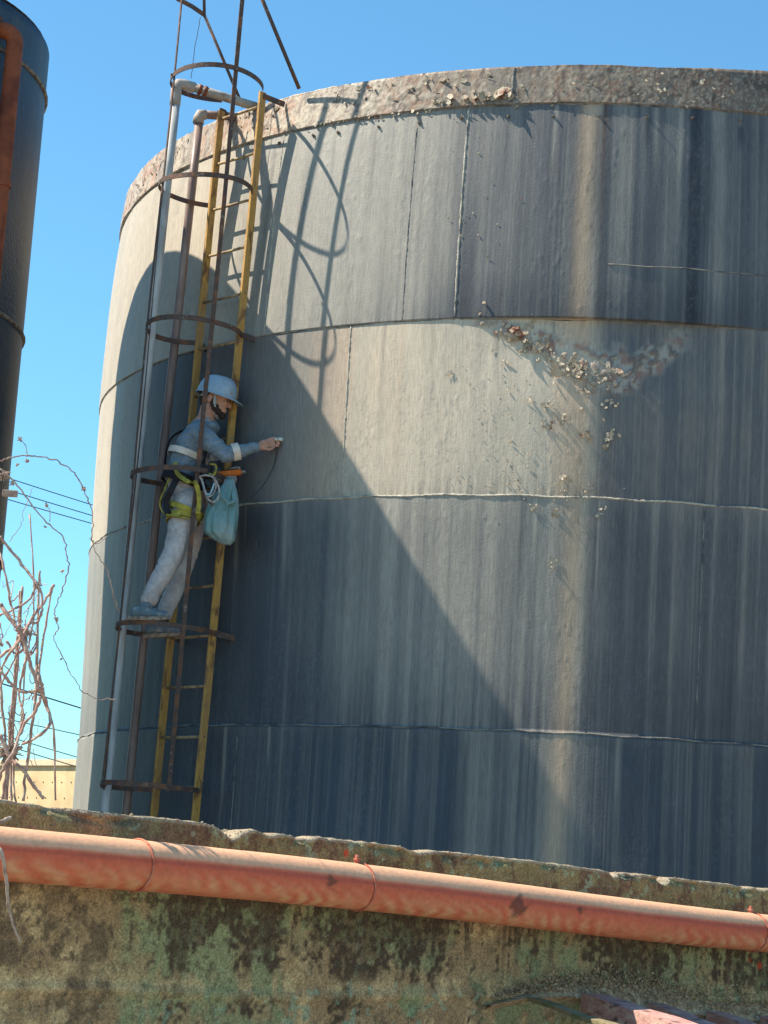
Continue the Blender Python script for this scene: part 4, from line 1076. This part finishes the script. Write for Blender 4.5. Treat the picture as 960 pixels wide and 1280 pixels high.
# gloved left hand
gl = MB(); w0 = J['wrF']; gd = Vector((.95, -.28, .12)).normalized(); gu = (Z_-gd*Z_.dot(gd)).normalized(); gs = gd.cross(gu)
limb(gl, w0-gd*.05, w0+gd*.01, .036, .034); gl.ell(w0+gd*.045, (gd, gs, gu), (.055, .030, .044), 14, 10)
def gfinger(base, dirs, l, r):
    a = base
    for d, k in zip(dirs, (.45, .32, .25)):
        b_ = a+d*l*k; limb(gl, a, b_, r, r*.92, 8, 3); a = b_
for i, off in enumerate((.0, .020, .040, .058)):
    gfinger(w0+gd*(.035+off)-gu*.03+gs*.018, ((-gu*.7+gs*.5).normalized(), (-gu*.1+gs*.95+gd*.1).normalized(), (gu*.9+gs*.15).normalized()), .092-.004*i, .0130)
gfinger(w0+gd*.03+gu*.030, ((gd*.9+gu*.35).normalized(), (gd*.97+gu*.15).normalized(), (gd*.95-gu*.1).normalized()), .085, .0145)
organic('glove', gl, M['glove'], pe, .006, 2)
# harness
hb = J['waist']-Z_*.035
def strap(pts, wdir, hw, mat, name, th=.003, k=6):
    mb = MB(); mb.bar(smoothpath(pts, k), wdir, hw, th); return mb.build(name, mat, pe)
ring_band(hb, up_t, .150, .178, Fd, .030, M['webblk'], 'waist_belt', .006, n=44)
for s_, y in (('N', 'webyel'), ('F', 'webyel')):
    h = J['hip'+s_]; k = J['knee'+s_]; dd_ = (k-h)
    ring_band(h.lerp(k, .30), (dd_.normalized()+Vector((.18, 0, .0))).normalized(), .112, .110, Fd, .022, M[y], 'leg_strap', .004)
ring_band(J['hipN'].lerp(J['kneeN'], .14), (Vector((-.35, 0, -1))).normalized(), .122, .120, Fd, .019, M['webyel'], 'leg_strap', .004)
def op(u, v, Y=13.78): return pt(u, v, Y)
strap([op(216, 588, 13.92), op(206, 612, 13.86), op(200, 628, 13.86), op(204, 641, 13.86), op(217, 645, 13.80), op(236, 648, 13.78)], -Y_, .014, M['webyel'], 'seat_strap', .004)
strap([op(222, 596, 13.84), op(214, 612, 13.80), op(207, 628, 13.84), op(210, 642, 13.82)], X_, .022, M['webblk'], 'seat_strap', .004)
strap([op(219, 578, 13.86), op(222, 592, 13.81), op(235, 602, 13.77), op(245, 605, 13.77), op(249, 625, 13.78), op(247, 642, 13.78)], X_, .015, M['webyel'], 'seat_strap', .004)
strap([J['shN']+Z_*.07+Ld*.05, J['chest']-Fd*.13+Ld*-.1+Z_*.02, J['waist']-Fd*.125-Ld*.07], Ld, .018, M['webblk'], 'shoulder_strap', .003)
strap([J['shN']+Z_*.073+Ld*.05-Fd*.01, J['chest']+Fd*.125-Ld*.11+Z_*.05, J['waist']+Fd*.14-Ld*.08], Ld, .020, M['webblk'], 'shoulder_strap', .003)
mb = MB(); mb.box(op(255, 590, 13.86), (Fd, Ld, Z_), (.055, .035, .045)); mb.box(op(249, 600, 13.84), (Fd, Ld, Z_), (.04, .03, .03)); mb.build('belt_pouch', M['webblk'], pe, bevel=.012)
mb = MB(); mb.tube(smoothpath([op(262, 580, 13.8), op(270, 582, 13.8), op(268, 593, 13.8), op(261, 592, 13.8)], 5), .007, 8); mb.build('buckle', M['webyel'], pe, True)
for pts in ([(253, 600), (250, 596), (258, 594), (268, 598), (274, 612), (272, 624), (265, 628)], [(260, 595), (266, 596), (270, 608), (266, 618), (258, 622)], [(252, 600), (256, 612), (259, 622), (264, 627)]):
    mb = MB(); mb.tube(smoothpath([op(u, v, 13.80-.01*i) for i, (u, v) in enumerate(pts)], 6), .0065, 8); mb.build('lanyard_rope', M['glove'], pe, True)
mb = MB(); mb.tube(smoothpath([op(253, 602, 13.80), op(257, 616, 13.79), op(263, 617, 13.79), op(268, 604, 13.79)], 6), .007, 8); mb.build('lanyard_rope', material('pale_blue_rope', (.35, .5, .58), rough=.8), pe, True)
mb = MB(); mb.tube(smoothpath([op(262, 628, 13.78), op(266, 631, 13.78), op(264, 623, 13.78)], 5), .006, 8); mb.build('carabiner', M['rust_dark'], pe, True)

# probe, gauge, cable, bag
mb = MB(); n_ = pol(azof(tip), 1, 0)-pol(azof(tip), 0, 0); mb.tube([tip+n_*.02-hd*.018, tip-n_*.012+hd*.002], [.013, .015], 12); mb.tube([tip+n_*.038-hd*.03, tip+n_*.02-hd*.018], .009, 10)
tag(mb.build('probe', material('pale_probe_plastic', (.55, .58, .52), rough=.5), None, True), 'small pale probe pressed against the tank by the worker\'s bare fingers', 'probe')
gz = pt(285, 592, 14.035); gax = (gd*1.0-Vector((0, 0, .02))).normalized(); gup = (Z_-gax*Z_.dot(gax)).normalized(); gsd = gax.cross(gup)
ga = empty('handheld_gauge', gz, 'orange handheld gauge held in the worker\'s white-gloved hand', 'gauge')
mb = MB(); mb.box(gz+gax*.01, (gax, gsd, gup), (.088, .024, .019)); mb.build('case', M['orange'], ga, bevel=.008)
mb = MB(); mb.box(gz+gax*.01+gup*.021, (gax, gsd, gup), (.065, .018, .004)); mb.build('screen', M['webblk'], ga, bevel=.002)
mb = MB(); mb.tube([gz+gax*.095, gz+gax*.125], .011, 10); mb.build('plug', M['glove'], ga, True)
cab = MB(); cab.tube(smoothpath([gz+gax*.12, pt(298, 600, 13.88), pt(299, 615, 13.85), pt(304, 623, 13.84), pt(316, 620, 13.85), pt(330, 605, 13.88), cyl(341, 585, .03), cyl(346, 565, .03), tip+n_*.035-hd*.03], 8), .003, 6)
tag(cab.build('probe_cable', M['wire'], None, True), 'thin black cable looping from the orange gauge to the probe', 'cable')
# bag: closed surface with gathered neck and creases
def bag():
    prof = [(0, 600, 4, .02), (.06, 604, 6, .03), (.14, 612, 10, .04), (.3, 625, 15, .055), (.5, 643, 19, .07), (.68, 658, 19.5, .075), (.82, 668, 18, .07), (.92, 675, 13, .05), (1, 681, 5, .02)]
    root = empty('plastic_bag', pt(276, 681, 13.82), 'full pale green plastic bag hanging from the worker\'s hand beside his hip', 'bag')
    NA_, NB_ = 96, 70; V = []
    for j in range(NB_):
        t = j/(NB_-1); v = np.interp(t, [p[0] for p in prof], [p[1] for p in prof]); hw = np.interp(t, [p[0] for p in prof], [p[2] for p in prof]); dp_ = np.interp(t, [p[0] for p in prof], [p[3] for p in prof])
        uc = np.interp(t, [0, .2, .5, .8, 1], [288, 283, 276.5, 275, 283])
        c = pt(uc, v, 13.86)
        for i in range(NA_):
            a = 2*math.pi*i/NA_
            cr = (.16*(1-t)**.9+.03)*(abs(math.sin(a*4.5+t*1.6+.8*math.sin(t*5)))-.5)+.09*(1-t*.7)*math.sin(a*11+1+t*3)+.10*(float(fbm(np.array([a*1.8+t]), np.array([t*4+a]), 601, 3)[0])-.5)
            ca, sa = math.cos(a), math.sin(a); sq = (abs(ca)**3+abs(sa)**3)**(-1/3)*.5+.5
            V.append(c+X_*ca*hw/179*(1+cr)*sq+Y_*sa*dp_*(1+cr))
    mb = MB(); mb.add(V, [(j*NA_+i, j*NA_+(i+1) % NA_, (j+1)*NA_+(i+1) % NA_, (j+1)*NA_+i) for j in range(NB_-1) for i in range(NA_)]+[tuple(range(NA_)), tuple((NB_-1)*NA_+i for i in range(NA_))])
    m_ = material('thin_green_plastic', (.15, .28, .27), (.28, .38, .39), 9, .42, .65, stretch=(1, 1, .5), rough=.35, bump=.5, bscale=45, spec=.5, c3=(.16, .24, .22), s3=6)
    bs = m_.node_tree.nodes['Principled BSDF']; bs.inputs['Transmission Weight'].default_value = .15; bs.inputs['Alpha'].default_value = .95
    mb.build('bag_body', m_, root, True)
    mb = MB(); mb.bar(smoothpath([pt(283, 628, 13.80), pt(277, 618, 13.80), pt(283, 606, 13.84), pt(287, 598, 13.9)], 6), X_, .018, .003); mb.build('handle', m_, root)
    mb = MB(); mb.bar(smoothpath([pt(292, 632, 13.80), pt(292, 618, 13.82), pt(290, 606, 13.86), pt(288, 598, 13.9)], 6), X_, .012, .003); mb.build('handle', m_, root)
    mb = MB()
    kc = pt(286, 629, 13.80)
    for k in range(3):
        a = .5+k*1.9; d = Vector((math.cos(a), -.3, math.sin(a)*.7)).normalized(); mb.ell(kc+d*.022, (d, d.cross(Z_).normalized(), d.cross(d.cross(Z_)).normalized()), (.034+.01*k, .010, .016-.003*k), 8, 6)
    organic('knot', mb, m_, root, .006, 2)
bag()
